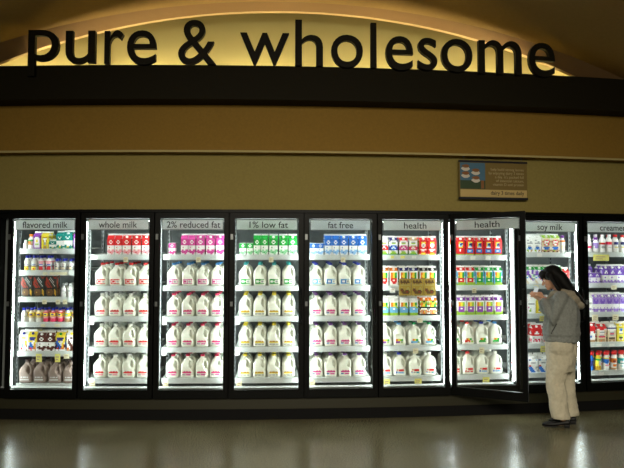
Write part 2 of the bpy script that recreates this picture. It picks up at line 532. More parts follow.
TAGS[8] = {0: [(-.05, 'w', .06, .04, 0)], 1: [(-.1, 'c', .06, .04, 0)], 2: [(-.02, 'y', .09, .06, 0)], 3: [(-.01, 'y', .1, .07, 0)], 4: []}
TAGS[9] = {0: [(-.06, 'y', .21, .075, 0)], 1: [(.1, 'c', .07, .05, 0)], 2: [(-.16, 'c', .08, .075, 0), (.11, 'c', .08, .07, 0)], 3: [(-.12, 'w', .07, .03, .01), (.05, 'w', .07, .03, .01)], 4: [(-.1, 'w', .07, .03, .01)]}
TM = {'c': TAGC, 'y': TAGY, 'w': TAGW}
deck = MB()
deck.box(-0.345, 0.345, 0.0, 0.58, -0.014, 0.0, SHELFW)
deck_me = deck.mesh('deck')
rail = MB()
rail.box(-0.345, 0.345, -0.012, 0.0, -0.054, 0.004, SHELFW)
rail.box(-0.345, 0.345, -0.018, -0.012, -0.054, -0.047, SHELFW)
rail.box(-0.345, 0.345, -0.018, -0.012, -0.006, 0.002, SHELFW)
rail_me = rail.mesh('front_rail')
lane = MB()
for k in range(5):
    x = -0.32 + k * 0.16
    lane.box(x - 0.0015, x + 0.0015, 0.02, 0.48, 0, 0.012, STEEL)
lane_me = lane.mesh('lane_divider')
tagdot = mat('tag_print', (178, 160, 130), 0.7)
SHOBJ = {}
for i in range(1, 10):
    for k, z in enumerate(SHELVES[i]):
        b = BAY[i]
        sh = tag(empty('cooler_shelf', b.at(0, FRONT_D, z), (TILT, 0, b.a)), f'white sloping {shelf_name(i, k)} with price rail behind the {DOORNAME[i]}', 'shelf', 'white shelves in the milk cooler')
        obj('deck', deck_me, sh)
        obj('front_rail', rail_me, sh)
        for (x, c, w, h, dz) in TAGS[i].get(k, []):
            mb = MB()
            top = -0.008 - dz - (0.018 if h > 0.045 else 0)
            mb.box(x - w / 2, x + w / 2, -0.0205, -0.0185, top - h, top, TM[c])
            if h > 0.045:
                mb.box(x - w * .35, x + w * .25, -0.0215, -0.0205, top - h * .45, top - h * .3, tagdot)
                mb.box(x - w * .35, x + w * .1, -0.0215, -0.0205, top - h * .75, top - h * .62, tagdot)
            pt = obj('price_tag', mb, sh)
            pt['label'] = {'c': 'cream paper price tag', 'y': 'yellow paper price tag', 'w': 'white paper price tag'}[c]
# slotted uprights between the shelf units
ups = MB()
ups.box(-0.014, 0.014, -0.012, 0.012, 0.24, 2.15, STEEL)
for z in range(38):
    ups.box(-0.005, 0.005, -0.0135, -0.012, 0.3 + z * 0.048, 0.325 + z * 0.048, RUBBER)
ups_me = ups.mesh('shelf_upright')
for i, s in enumerate(B):
    for d, nm in ((0.24, 'front'), (0.66, 'rear')):
        where = 'at the left end of the cooler' if i == 0 else 'at the right end of the cooler' if i == 9 else f'between {DOORNAME[i][:-5]} and {DOORNAME[i + 1][:-5]}'
        u = obj('shelf_upright', ups_me, None, P(s, d, 0), (0, 0, s / R0))
        tag(u, f'{nm} grey slotted shelf post {where}', 'shelf post', 'slotted shelf posts in the cooler')

# ------------------------------------------------------------------ products
# milk jug
def jug_mesh(m):
    mb = MB()
    prof = [(0.0, 0.060), (0.004, 0.067), (0.014, 0.072), (0.06, 0.073), (0.10, 0.0735), (0.118, 0.0735), (0.138, 0.072), (0.155, 0.066), (0.172, 0.056), (0.188, 0.044), (0.203, 0.031), (0.214, 0.0215), (0.232, 0.0195)]
    rr = []
    for z, h in prof:
        e = 5.0 if z < 0.13 else 5.0 - 3.0 * min(1, (z - 0.13) / 0.07)
        k = 0.0
        if 0.085 < z < 0.197:
            k = math.sin(pi * (z - 0.085) / 0.112) ** 0.8 * 0.74
        ring = []
        for j in range(40):
            t = 2 * pi * j / 40
            c, s = math.cos(t), math.sin(t)
            x = h * math.copysign(abs(c) ** (2 / e), c); y = h * math.copysign(abs(s) ** (2 / e), s)
            if x > 0:
                u = min(1, max(0, (0.030 - y) / 0.035))
                x *= 1 - k * u * u * (3 - 2 * u)
            ring.append((x, y, z))
        rr.append(ring)
    # denser rings where the grip is
    mb.rings(rr, m)
    mb.tube([(0.018, -0.012, 0.206), (0.040, -0.022, 0.193), (0.0535, -0.030, 0.172), (0.0605, -0.034, 0.148), (0.0615, -0.034, 0.120), (0.060, -0.034, 0.098), (0.05, -0.026, 0.075)],
            [(0.016, 0.0125), (0.016, 0.012), (0.017, 0.0115), (0.018, 0.0115), (0.018, 0.0115), (0.02, 0.012), (0.02, 0.012)], m, 12)
    return fuse(mb, 'jug_body', 0.0038, 2)
JUG = jug_mesh(HDPE)
JUGT = JUG.copy(); JUGT.materials.clear(); JUGT.materials.append(TAUPE)
CAPC = {'red': (206, 44, 44), 'white': (238, 238, 232), 'blue': (70, 140, 206), 'pink': (214, 58, 96), 'teal': (60, 172, 176), 'yellow': (228, 208, 60),
        'royal blue': (52, 62, 168), 'purple': (98, 58, 122), 'light blue': (96, 158, 214), 'green': (34, 140, 84), 'brown': (70, 50, 44)}
CAPME = {}
def cap_mesh(c):
    if c not in CAPME:
        mb = MB()
        m = mat('cap_' + c.replace(' ', '_'), CAPC[c], 0.4)
        mb.lathe([(0.021, 0.227), (0.0225, 0.229), (0.0225, 0.247), (0.020, 0.250)], m, 20)
        for k in range(20):
            a = 2 * pi * k / 20
            mb.box(0.0222 * math.cos(a) - 0.001, 0.0222 * math.cos(a) + 0.001, 0.0222 * math.sin(a) - 0.001, 0.0222 * math.sin(a) + 0.001, 0.230, 0.246, m)
        CAPME[c] = mb.mesh('cap')
    return CAPME[c]
def grid_plate(mb, x0, x1, y, z0, z1, rows, th=0.0006):
    nr, nc = len(rows), len(rows[0])
    for r, row in enumerate(rows):
        for c, ch in enumerate(row):
            if ch == '.':
                continue
            xa = x0 + (x1 - x0) * c / nc; xb = x0 + (x1 - x0) * (c + 1) / nc
            zb = z1 - (z1 - z0) * r / nr; za = z1 - (z1 - z0) * (r + 1) / nr
            mb.quad([(xa, y, za), (xb, y, za), (xb, y, zb), (xa, y, zb)], pm(ch))
# jug labels: rows of print blocks seen in the photograph
JL = {
    'redbox': ["rrrrrrrrrrrr", "rrwwwrr.rr.r", "rwrrrww.....", "rwrrrrr.sss.", "rwrrrww.sss.", "rrwwwrr.....", "rrrrrrrrrrrr"],
    'redstrip': ["..rr.rrr.rr.", "rrrrrrrrrrrr", "rrrrrrrrrrrr", "............", "ssss.pppppp.", "ssss.pppppp.", "............"],
    'pinkbox': ["ffffffffffff", "fwwwwf.mm.mf", "fmmmwf......", "fmmmwf.nss.f", "fmmmwf.sss.f", "fwwwwf......", "ffffffffffff"],
    'pinkstrip': ["..mm.mmm.mm.", "xxxxxxxxxxxx", "mmmmmmmmmmmm", "............", "nsss.ffffff.", "ssss.ffffff.", "............"],
    'greenbox': ["gggggggggggg", "ggggggg.....", "gwwwwgg.sss.", "gwwww...sss.", "gwwwwgg.sss.", "ggggggg.....", "gggggggggggg"],
    'yellowstrip': ["............", ".YY.YYYY.YY.", "YYYYYYYYYYYY", "yyyyyyyyyyyy", "............", "ssssssss.sss", "sss.ssss.sss"],
    'bluebox': ["cccccccccccc", "cbbbbbbc....", "cbwwwwbc.ss.", "cbwwwwbc.ss.", "cbwwwwbc.ss.", "cbbbbbbc....", "cccccccccccc"],
    'magentastrip': ["..mm.mmm.mm.", "mmmmmmmmmmmm", "vmmmmmmmvmmm", "............", "nnnn.ffffff.", "zzzz.ffffff.", "............"],
    'orgpurple': ["oooyyyllgg..", "oooyyyllgg..", "oooyyyllgg..", "vvvvvv.sss..", "vvvvvv.sss..", "nnnnvv.lll..", "............"],
    'orgblue': ["..oooyyggg..", "..oooyyggg..", "..oooyyggg..", "cccccccccccc", "cccccccccsll", "bbbccccccsll", "............"],
    'orgred': ["..oooyyggg..", "..oooyyggg..", "..oooyyggg..", "rrrrrrrr.sss", "rrrrrrrr.lll", "rrrrwwrr.lll", "............"],
    'orggreen': ["..oooyyggg..", "..oooyyggg..", "..oooyyggg..", ".gggggggg...", "gggggggggg..", "gggggggggg..", "............"],
    'redteal': [".oo.rrrrrrr.", ".oo.rrrrrrr.", "....rrrrrrr.", "rr..........", "cc.sss.TTTT.", "cc.sss.TTTT.", "............"],
    'redred': [".oo.rrrrrrr.", ".oo.rrrrrrr.", "....rrrrrrr.", "rr..........", "rr.rrrrrrrr.", "rr.rrwwwrrr.", "............"],
    'redcyan': [".oo.rrrrrrr.", ".oo.rrrrrrr.", "....rrrrrrr.", "bb..........", "bb.cccccccc.", "bb.cccccccc.", "............"],
    'palegrey': [".SS.SSSS.SS.", "............", "SSSSSSSSSSSS", "............"],
}
JLME = {}
def jug_label(k):
    if k not in JLME:
        mb = MB()
        grid_plate(mb, -0.050, 0.048, -0.0742, 0.020, 0.074, JL[k])
        JLME[k] = mb.mesh('print_label')
    return JLME[k]

def gap(i, k):
    return BAY[i], SHELVES[i][k]
def put(i, k, lx, back):
    """Place on shelf k of bay i, `back` metres up the sloping deck from its front edge."""
    b = BAY[i]
    loc = b.at(lx, FRONT_D + back * math.cos(TILT), SHELVES[i][k] + back * math.sin(TILT) + 0.0003)
    return loc, (TILT, 0, b.a)

ordn = lambda n: ORD[n]
def jug(i, k, n, lx, back, cap, lab, taupe=False, rear=False):
    loc, rot = put(i, k, lx, back)
    r = empty('milk_jug', loc, rot)
    what = 'grey-brown chocolate milk jug' if taupe else f'{cap}-capped milk jug'
    tag(r, f"{what}, {ORD[n]} from left, {('front', 'second row', 'third row')[int(rear)]} of {shelf_name(i, k)}, {DOORNAME[i]}", 'milk jug',
        'chocolate milk jugs' if taupe else 'gallon milk jugs in the cooler')
    o = obj('jug_body', JUGT if taupe else JUG, r)
    obj('cap', cap_mesh(cap), r)['label'] = f'{cap} screw cap'
    if not rear:
        obj('print_label', jug_label(lab), r)['label'] = 'printed label'
def jug_row(i, k, xs, caps, labs, taupe=False):
    for n, x in enumerate(xs):
        c = caps if isinstance(caps, str) else caps[n]
        l = labs if isinstance(labs, str) else labs[n]
        jug(i, k, n, x, 0.085, c, l, taupe)
        jug(i, k, n, x, 0.085 + 0.155, c, l, taupe, rear=1)
        jug(i, k, n, x, 0.085 + 0.31, c, l, taupe, rear=2)
XJ = {2: [-.235, -.077, .083, .243], 3: [-.235, -.073, .087, .245], 4: [-.24, -.08, .078, .24], 5: [-.25, -.09, .07, .23]}
for i, rows in ((2, [('red', 'redbox'), ('white', 'redstrip'), ('white', 'redstrip'), ('white', 'redstrip')]),
                (3, [('blue', 'pinkbox'), ('pink', 'pinkstrip'), ('pink', 'pinkstrip'), ('pink', 'pinkstrip')]),
                (4, [('teal', 'greenbox'), ('yellow', 'yellowstrip'), ('yellow', 'yellowstrip'), ('yellow', 'yellowstrip')]),
                (5, [('royal blue', 'bluebox'), ('purple', 'magentastrip'), ('purple', 'magentastrip'), ('purple', 'magentastrip')])):
    for k, (c, l) in enumerate(rows):
        jug_row(i, k + 1, XJ[i], c, l)
X6 = [-.268, -.11, .065, .237]
jug_row(6, 3, X6, ['white', 'light blue', 'green', 'green'], ['orgpurple', 'orgpurple', 'orgblue', 'orgblue'])
jug_row(6, 4, X6, ['white', 'royal blue', 'white', 'white'], ['redcyan', 'redcyan', 'redteal', 'redteal'])
X7 = [-.268, -.11, .058, .222]
jug_row(7, 3, X7, ['red', 'red', 'royal blue', 'blue'], ['orgred', 'orgred', 'orggreen', 'orggreen'])
jug_row(7, 4, X7, ['white', 'red', 'white', 'white'], ['redred', 'redred', 'redcyan', 'redcyan'])
jug_row(1, 5, [-.266, -.105, .064, .23], 'brown', 'palegrey', True)

# cartons --------------------------------------------------------------
HALF = ["XXXXXXXX", "XXXwwXXX", "XXwXXwXX", "XXXwwXXX", "XXXXXXXX", "wwwwwwww", "wwXwwwww", "wwwwwwww", "wLLwwLLL", "LLLLLLLL", "wLLXLLLw", "wwwwLLww"]
def sub(rows, **kw):
    return [''.join(kw.get(c, c) for c in r) for r in rows]
PAT = {
    'red': (sub(HALF, X='r', L='p'), 'r'), 'pink': (sub(HALF, X='f', L='f'), 'f'), 'green': (sub(HALF, X='g', L='q'), 'g'), 'blue': (sub(HALF, X='b', L='z'), 'b'),
    'choc': (sub(HALF, X='h', L='h'), 'h'),
    'purplewhite': (["vvvvvvvv", "vvwwwwvv", "vwwwwwwv", "vwwyywwv", "vwwyywwv", "vwwwwwwv", "vwllllwv", "vwwwwwwv", "vwwwwwwv", "vvvvvvvv"], 'v'),
    'yellow': (["yyyyyyyy", "yYYYYYYy", "yywwwwyy", "yyYwwYyy", "yyYwwYyy", "yyyssyyy", "yyyssyyy", "yyyyyyyy", "yysYYsyy", "yyYYYYyy"], 'y'),
    'teal': (["tttttttt", "ttwttwtt", "tttwwttt", "tttttttt", "wwwwwwww", "wwwwwwww", "wwwwwwww", "wttwwwtw", "tttyyttt", "wqqttttq"], 't'),
    'tealdark': (["tttttttt", "tttwwttt", "tttttttt", "tttttttt", "tqqqqqqt", "tttttttt"], 't'),
    'whiteyellow': (["wwwwwwww", "wwyyyyww", "wwwwwwww", "wwwwwyyw", "wwwcwyyw", "wwccwyow", "wwccwwow", "wrrwwwww", "wwrwwwaw"], 'w'),
    'yellowblue': (["yyyyyyyy", "ynnnnnny", "ybnnnnyy", "yyyywwyy", "wbbwwyyw", "wbbbwyow", "nbbbnyow", "nrrbooow", "wwrwwwaw"], 'y'),
    'yellowgreen': (["yyyyyyyy", "ynnnnnny", "yunnnnyy", "bbyywwyy", "bbbwwyyw", "hbbbwyoh", "nbhbnyoh", "hrhbooow", "wwswwwww"], 'y'),
    'whitebrown': (["wwwwwwww", "wwwhhwww", "whwwwwww", "whhwwwww", "whhhwwwy", "wwhhhwww", "wwwhhhyy", "oowhhhww", "oaahhaww"], 'w'),
    'bandred': (["wwwwwwww", "wwssssww", "wwllllww", "wwwwwwww", "wrrrrrrw", "rrrwwrrr", "rrwrrwrr", "rrrrrrrr", "wsssswww", "wwllllww", "wllllllw", "gggggggg"], 'w'),
    'bandblue': (["nwwwwwwn", "wwssssww", "wwllllww", "wwwwwwww", "wNbbbbNw", "NbbwwbbN", "NbwccwbN", "NNbbbbNN", "wsssswww", "wwllllww", "wllllllw", "gggggggg"], 'n'),
    'bandmagenta': (["mwwwwwwm", "wwssssww", "wwllllww", "wwwwwwww", "wmmmmmmw", "mmmwwmmm", "mmwffwmm", "mmmmmmmm", "wsssswww", "wwllllww", "wllllllw", "gggggggg"], 'r'),
    'bandrose': (["wwwwwwww", "wwssssww", "wwllllww", "wwwwwwww", "waaaaaaw", "xxxwwxxx", "xxwppwxx", "xxxaaxxx", "wsssswww", "wwllllww", "wllllllw", "gggggggg"], 'a'),
    'redoval': (["rrrrrrrr", "rryyyyrr", "rrywwyrr", "rrwsswrr", "rrwsswrr", "rrrwwrrr", "rrrrrrrr", "rwwwwwwr", "rrwwwrrr", "rrrrrrrr", "rryyyyrr", "wyyyyyyw"], 'r'),
    'orgredpanel': (["wwwwwwww", "wooyyggw", "wooyyggw", "wooyyggw", "wooyyggw", "wrrrrrrw", "wrrwwrrw", "wwrrrrrw", "wwwrrrww", "wwwwwwww"], 'o'),
    'orgnavy': (["wwwwwwww", "wooyyggw", "wooyyggw", "woyyyggw", "wooyyggw", "wnnnnnnw", "wnnwwnnw", "wnnnnnnw", "wwwssssw", "wwwwwwww"], 'n'),
    'orgblack': (["wwwwwwww", "wooyyggw", "wooyyggw", "woyyyggw", "wooyyggw", "wkkkkkww", "wssssssw", "wwsssssw", "wwwssssw", "wwwwwwww"], 'k'),
    'orgcyan': (["wwwwwwww", "wooyyggw", "wooyyggw", "wooyyllw", "ccccccll", "cccwwccc", "cccccccc", "cccccccc", "llllllll", "llllllll"], 'w'),
    'orgorange': (["wllkkllw", "loollogl", "oooyyggo", "woyyyggw", "kkkkkkkk", "kwwwwwwk", "woaaaaow", "oaaryaao", "waaooaaw", "kkkkkkkk"], 'o'),
    'redpicture': (["rrrrrrrr", "rryyyyrr", "rrycnnrr", "rryknnrr", "rryccnrr", "rrwwwwrr", "rrrrrrrr", "rbbbbbbr", "rbcwwcbr", "rbbbbbbr", "rrrrrrrr", "llllllll"], 'r'),
    'redplain': (["rrrrrrrr", "rryyyyrr", "rrycnnrr", "rrwnncrr", "rrwccyrr", "rryyyyrr", "rrrrrrrr", "rrxwxrrr", "rrrwrrrr", "rrrrrrrr", "rrrrrrrr", "llllllll"], 'r'),
    'orgredgreen': (["wwwwwwwc", "cooyyggc", "cooyyggc", "cyoyyggc", "cllyyggw", "wrrrrrrc", "wrrwwrrw", "wrrrrrrw", "clllllll", "llllllll"], 'r'),
    'orgteal': (["wwwwwwwc", "cooyyggc", "cooyyggc", "cyoyyggc", "cllyyggw", "cggggggc", "cggwwtgc", "cggggggc", "clllllll", "llllllll"], 'g'),
    'orgviolet': (["wwwwwwww", "wooyyllw", "wooyyllw", "wooyyllw", "wvvvvvvw", "wvvwwvvw", "wvvvvvvw", "lvvvvvvl", "llllllll", "llllllll"], 'v'),
    'soywhite': (["wwwwwwww", "wsswwwww", "wwwwssww", "wssssssw", "wwwwwwww", "wwssswww", "wwbbbbww", "wzzbbzzw", "wllwwaaw", "wwlwwaww"], 'w'),
    'soybrown': (["weeeeeew", "eaaxxaae", "axwwwwxa", "eawaaxae", "eaxwwxae", "eeaaaaee", "wbbbbbbw", "wwbbbbaw", "aallaaaa", "ehhaahhe"], 'l'),
    'soypurple': (["wuwwwuuw", "uuuwwuuw", "uvuwwuvw", "uuuuwwqu", "wwtuuwqq", "ccwuuqww", "wwwwouuq", "ewwwwwuw", "eewwwwww", "weewwwww"], 'g'),
    'redmilk': (["rrrrrrrr", "rrrrrrrr", "rrrwwrrr", "rrwwwwrr", "rrrrrrrr", "wwwwwwww", "wswwwwww", "wwxxwxxw", "wxwxxwxw", "wwwwwwww"], 'r'),
    'greycream': (["wwwwwwww", "wwwwwwww", "wssssssw", "wwwwwwww", "wfwwwwww", "wwwlwwww", "wwllwwww", "wwwwwwww"], 'w'),
    'bluewhitepack': (["ncwwwwcw", "wwwwwwww", "wwssssww", "wwwwwwww", "rrwwwwww", "bbbwwwss", "bbbbwwsw", "wbbbbwws", "wwbbbbww"], 'w'),
    'purplecream': (["uuuuuuuu", "uuuwwuuu", "uuwwuwuu", "uuuuuuuu", "wwwwwwww", "wwiiwwww", "wwwwwwww", "wiiiwwii", "uiiuuiii"], 'u'),
    'purplesoft': (["iiiiiiii", "iuuiiuui", "iuuuuuui", "iiuuuuii", "wwwwwwww", "wwwwwwww", "wiwwwwiw", "iiuiiuii", "wiiiiiiw"], 'i'),
    'whiteplain': (["wwwwwwww", "wwwwwwww", "wssssssw", "wwwwwwww", "wwwwwwww", "wiiiiiiw", "wwwwwwww"], 'w'),
    'creamred': (["rrrrrrrr", "wwrrrrww", "eewwwwee", "eesssssee"[:8], "eewwwwee", "eessssee", "exxxxxxe", "eeeeeeee", "eaaaaaae", "eaaoaaae"], 'r'),
    'creamnavy': (["nnnnnnnn", "wwwwwwww", "eewwwwee", "eessssee", "eexxxxee", "eessssee", "eeeeeeee", "ekkkkkke", "eaaaaaae", "eaaeeaae"], 'w'),
    'yellowlemon': (["yyyyyyyy", "yycbbcyy", "yyybbyyy", "yywwwwyy", "yyssssyy", "yyyyyyyy", "yylllsyy", "yykkkkyy", "yywaawyy", "yyyyyyyy"], 'y'),
    'reddark': (["rrrrrrrr", "rrrrrrrr", "rrwwwwrr", "wwwwwwww", "wwbbwwww", "wwwwwwww", "aaaaaaaa"], 'r'),
    'whitegreenedge': (["ggwwwwww", "wwwwwwww", "wwwwwwww", "wssswwww", "wwwwwwww", "wwwlaaww", "wwwllaww"], 'g'),
    'bandwhite': (["wwwwwwww", "wwssssww", "wwllllww", "wwwwwwww", "wsssssww", "wwllllww", "wllllllw", "gggggggg"], 'w'),
    'redpack': (["rrrrrrrr", "rrrwwrrr", "rrrrrrrr", "rrrrrrrr", "wwwwwwww", "wwrwrrww", "wwwwwwww"], 'r'),
}
CARTME = {}
def carton_mesh(key, w, dep, h, gable=True):
    k = (key, w, dep, h, gable)
    if k in CARTME:
        return CARTME[k]
    rows, roof = PAT[key]
    mb = MB()
    nr, nc = len(rows), len(rows[0])
    hb = h * 0.76 if gable else h
    x, y = w / 2, dep / 2
    corners = [(-x, -y), (x, -y), (x, y), (-x, y)]
    for f in range(4):
        p, q = corners[f], corners[(f + 1) % 4]
        for r in range(nr):
            z1 = hb * (1 - r / nr); z0 = hb * (1 - (r + 1) / nr)
            for c in range(nc):
                a, b_ = c / nc, (c + 1) / nc
                ax, ay = p[0] + (q[0] - p[0]) * a, p[1] + (q[1] - p[1]) * a
                bx, by = p[0] + (q[0] - p[0]) * b_, p[1] + (q[1] - p[1]) * b_
                mb.quad([(ax, ay, z0), (bx, by, z0), (bx, by, z1), (ax, ay, z1)], pm(rows[r][c]))
    mb.quad([(-x, -y, 0), (-x, y, 0), (x, y, 0), (x, -y, 0)], pm('w'))
    if gable:
        zr = h - 0.018
        rm = pm(roof)
        mb.quad([(-x, -y, hb), (x, -y, hb), (x, -0.002, zr), (-x, -0.002, zr)], rm)
        mb.quad([(-x, y, hb), (-x, 0.002, zr), (x, 0.002, zr), (x, y, hb)], rm)
        for sx in (-1, 1):
            # folded-in gable ends
            mb.quad([(sx * x, -y, hb), (sx * x * 0.72, 0, hb + (zr - hb) * 0.55), (sx * x, 0, zr)], pm('w'))
            mb.quad([(sx * x, y, hb), (sx * x, 0, zr), (sx * x * 0.72, 0, hb + (zr - hb) * 0.55)], pm('w'))
            mb.quad([(sx * x, -y, hb), (sx * x, y, hb), (sx * x * 0.72, 0, hb + (zr - hb) * 0.55)], pm('w'))
        mb.box(-x, x, -0.003, 0.003, zr, h, pm('w'))
    else:
        mb.quad([(-x, -y, h), (x, -y, h), (x, y, h), (-x, y, h)], pm(roof))
        mb.box(-x, x, -0.004, 0.004, h, h + 0.004, pm('w'))
    CARTME[k] = mb.mesh('carton_body')
    return CARTME[k]
SPOUT = {}
def spout_mesh(c):
    if c not in SPOUT:
        mb = MB()
        mb.lathe([(0.014, -0.002), (0.0145, 0.0), (0.0145, 0.012), (0.012, 0.014)], pm(c), 16)
        SPOUT[c] = mb.mesh('spout_cap')
    return SPOUT[c]
def carton(i, k, n, lx, back, key, w, h, desc, group, dep=0.09, gable=True, cap='w', rear=False, cat='milk carton', name='milk_carton'):
    loc, rot = put(i, k, lx, back)
    r = empty(name, loc, rot)
    tag(r, f"{desc}, {ORD[n]} from left, {'rear' if rear else 'front'} of {shelf_name(i, k)}, {DOORNAME[i]}", cat, group)
    obj('carton_body', carton_mesh(key, w, dep, h, gable), r)
    if gable and cap:
        hb = h * 0.76; zr = h - 0.018
        sl = math.atan2(zr - hb, dep / 2)
        f = 0.42
        o = obj('spout_cap', spout_mesh(cap), r, (0, -dep / 2 * (1 - f), hb + (zr - hb) * f), (sl, 0, 0))
        o['label'] = {'w': 'white', 'b': 'blue', 'g': 'green', 'N': 'blue'}.get(cap, 'coloured') + ' spout cap'
# milk cartons on the top shelves of the four milk doors
for i, key, desc, xs in ((2, 'red', 'red and white milk carton', [-.132, -.049, .045, .154, .263]),
                         (3, 'pink', 'pink and white milk carton', [-.115, -.033, .062, .171, .279]),
                         (4, 'green', 'green and white milk carton', [-.112, -.028, .070, .180, .285]),
                         (5, 'blue', 'blue and white milk carton', [-.118, -.036, .057, .163, .268])):
    small = {2: [], 3: [-.255], 4: [-.272, -.193], 5: [-.285, -.207]}[i]
    ns = len(small)
    for n, x in enumerate(small):
        carton(i, 0, n, x, 0.06, key, 0.072, 0.125, 'short ' + desc.replace('milk ', ''), 'short milk cartons', 0.07, False)
    for n, x in enumerate(xs):
        w = 0.078 if n < 2 else 0.094
        carton(i, 0, n + ns, x, 0.06, key, w, 0.232, desc, f'{desc.split()[0]} milk cartons', 0.094, True, 'w' if n >= 2 else None)
        carton(i, 0, n, x, 0.165, key, w, 0.232, desc, f'{desc.split()[0]} milk cartons', 0.094, True, None, True)
# health doors
def row(i, k, items, group, dep=0.088, h=0.215, back=0.058, rear=True, w=0.094):
    for n, it in enumerate(items):
        x, key, desc = it[0], it[1], it[2]
        ww = it[3] if len(it) > 3 else w
        hh = it[4] if len(it) > 4 else h
        carton(i, k, n, x, back, key, ww, hh, desc, group, dep, True, (it[5] if len(it) > 5 else 'w'), False, 'carton', 'drink_carton')
    if rear:
        for n, it in enumerate(items):
            ww = it[3] if len(it) > 3 else w
            hh = it[4] if len(it) > 4 else h
            carton(i, k, n, it[0], back + dep + 0.008, it[1], ww, hh, it[2], group, dep, True, None, True, 'carton', 'drink_carton')
X6c = [-.287, -.178, -.063, .05, .168, .27]
row(6, 0, list(zip(X6c, ['bandred', 'bandblue', 'bandmagenta', 'bandrose', 'redoval', 'redoval'],
                   ['red-banded white carton', 'blue-banded white carton', 'magenta-banded white carton', 'rose-banded white carton', 'red carton with white oval', 'red carton with white oval'])), 'cartons behind the closed health door')
row(6, 1, list(zip(X6c, ['orgredpanel', 'orgredpanel', 'orgnavy', 'orgnavy', 'orgblack', 'orgblack'],
                   ['red-panelled white carton', 'red-panelled white carton', 'navy-panelled white carton', 'navy-panelled white carton', 'black-panelled white carton', 'black-panelled white carton'])), 'cartons behind the closed health door')
row(6, 2, list(zip(X6c, ['orgcyan'] * 4 + ['orgorange'] * 2, ['sky blue and green carton'] * 4 + ['orange and brown carton'] * 2)), 'cartons behind the closed health door')
X7c = [-.298, -.194, -.083, .028, .139, .25]
row(7, 0, list(zip(X7c, ['redplain', 'redplain', 'redpicture', 'redpicture', 'redpicture', 'redpicture'], ['red carton with picture'] * 6)), 'cartons behind the open health door', w=0.1, h=0.22)
row(7, 1, list(zip(X7c, ['orgredgreen'] * 3 + ['orgteal'] * 3, ['red-panelled green carton'] * 3 + ['green-panelled carton'] * 3)), 'cartons behind the open health door', w=0.098, h=0.22)
row(7, 2, list(zip(X7c, ['orgviolet'] * 6, ['violet-panelled green carton'] * 6)), 'cartons behind the open health door', w=0.098, h=0.215)
# flavoured milk, shelf of cartons
row(1, 4, [(-.287, 'whiteyellow', 'white and yellow carton', .1, .225, 'N'), (-.185, 'yellowblue', 'yellow and blue carton', .095, .225, 'N'), (-.085, 'choc', 'brown and white carton', .094, .215, 'w'),
           (.013, 'choc', 'brown and white carton', .094, .215, 'w'), (.128, 'yellowgreen', 'yellow and blue carton', .105, .22, 'g'), (.25, 'whitebrown', 'white and brown carton', .1, .225, 'y')], 'flavoured milk cartons')
row(1, 0, [(-.165, 'purplewhite', 'purple and white carton', .08, .195, None), (-.073, 'yellow', 'yellow carton', .08, .195, None), (.012, 'teal', 'small teal carton', .078, .105, None),
           (.094, 'teal', 'teal and white carton', .075, .2, None), (.185, 'teal', 'wide teal and white carton', .1, .205, 'w'), (.29, 'purplewhite', 'purple and white carton', .08, .195, None)], 'cartons on the flavored milk top shelf')
# soy milk
row(8, 0, [(-.27, 'whitegreenedge', 'white carton', .09, .215), (-.155, 'soywhite', 'white carton', .095, .215), (-.058, 'soywhite', 'white carton', .095, .215),
           (.056, 'soybrown', 'beige and brown carton', .105, .22), (.168, 'soybrown', 'beige and brown carton', .105, .22)], 'soy milk cartons')
row(8, 1, [(x, 'soypurple', 'purple and white carton', .105, .215) for x in (-.27, -.155, -.04, .075, .19)] + [(.29, 'redpack', 'red and white carton', .085, .19)], 'soy milk cartons')
row(8, 2, [(-.27, 'greycream', 'plain white carton', .1, .21), (-.15, 'greycream', 'plain white carton', .105, .21), (-.035, 'yellowlemon', 'yellow carton', .1, .2), (.075, 'redpack', 'red and white carton', .1, .2), (.19, 'redpack', 'red and white carton', .1, .2)], 'soy milk cartons')
row(8, 3, [(-.27, 'redmilk', 'red and white carton', .1, .22), (-.09, 'redmilk', 'red and white carton', .115, .225), (.035, 'redmilk', 'red and white carton', .1, .21), (.15, 'redmilk', 'red and white carton', .1, .21), (.265, 'redmilk', 'red and white carton', .1, .21)], 'soy milk cartons')
row(8, 4, [(x, 'bluewhitepack', 'blue and white carton', .11, .2) for x in (-.265, -.14, -.015, .11, .235)], 'soy milk cartons')
# creamers
for n, x in enumerate((-.185, -.098)):
    carton(9, 1, n, x, 0.055, 'purplecream', 0.08, 0.115, 'short purple and white carton', 'creamer cartons', 0.075, False, None, False, 'carton', 'drink_carton')
for n, x in enumerate((-.235, -.145, .02, .108, .2, .29)):
    f = n >= 2
    carton(9, 1, n if f else n, x, 0.06 if f else 0.145, 'purplecream', 0.084, 0.215, 'tall purple and white carton', 'creamer cartons', 0.082, True, 'w' if f else None, not f, 'carton', 'drink_carton')
for n, x in enumerate((.02, .108, .2, .29)):
    carton(9, 1, n + 2, x, 0.15, 'purplecream', 0.084, 0.215, 'tall purple and white carton', 'creamer cartons', 0.082, True, None, True, 'carton', 'drink_carton')
row(9, 2, [(-.21, 'whiteplain', 'white carton', .075, .21)] + [(x, 'purplesoft', 'lilac and white carton', .084, .22) for x in (-.125, -.037, .053, .143, .235)], 'creamer cartons', dep=.08)
row(9, 3, [(-.19, 'reddark', 'red and white carton', .085, .235), (-.06, 'creamred', 'red-topped cream carton', .115, .225), (.075, 'creamnavy', 'navy-topped cream carton', .108, .22), (.195, 'yellowlemon', 'yellow carton', .1, .225), (.3, 'yellowlemon', 'yellow carton', .08, .22)], 'creamer cartons')

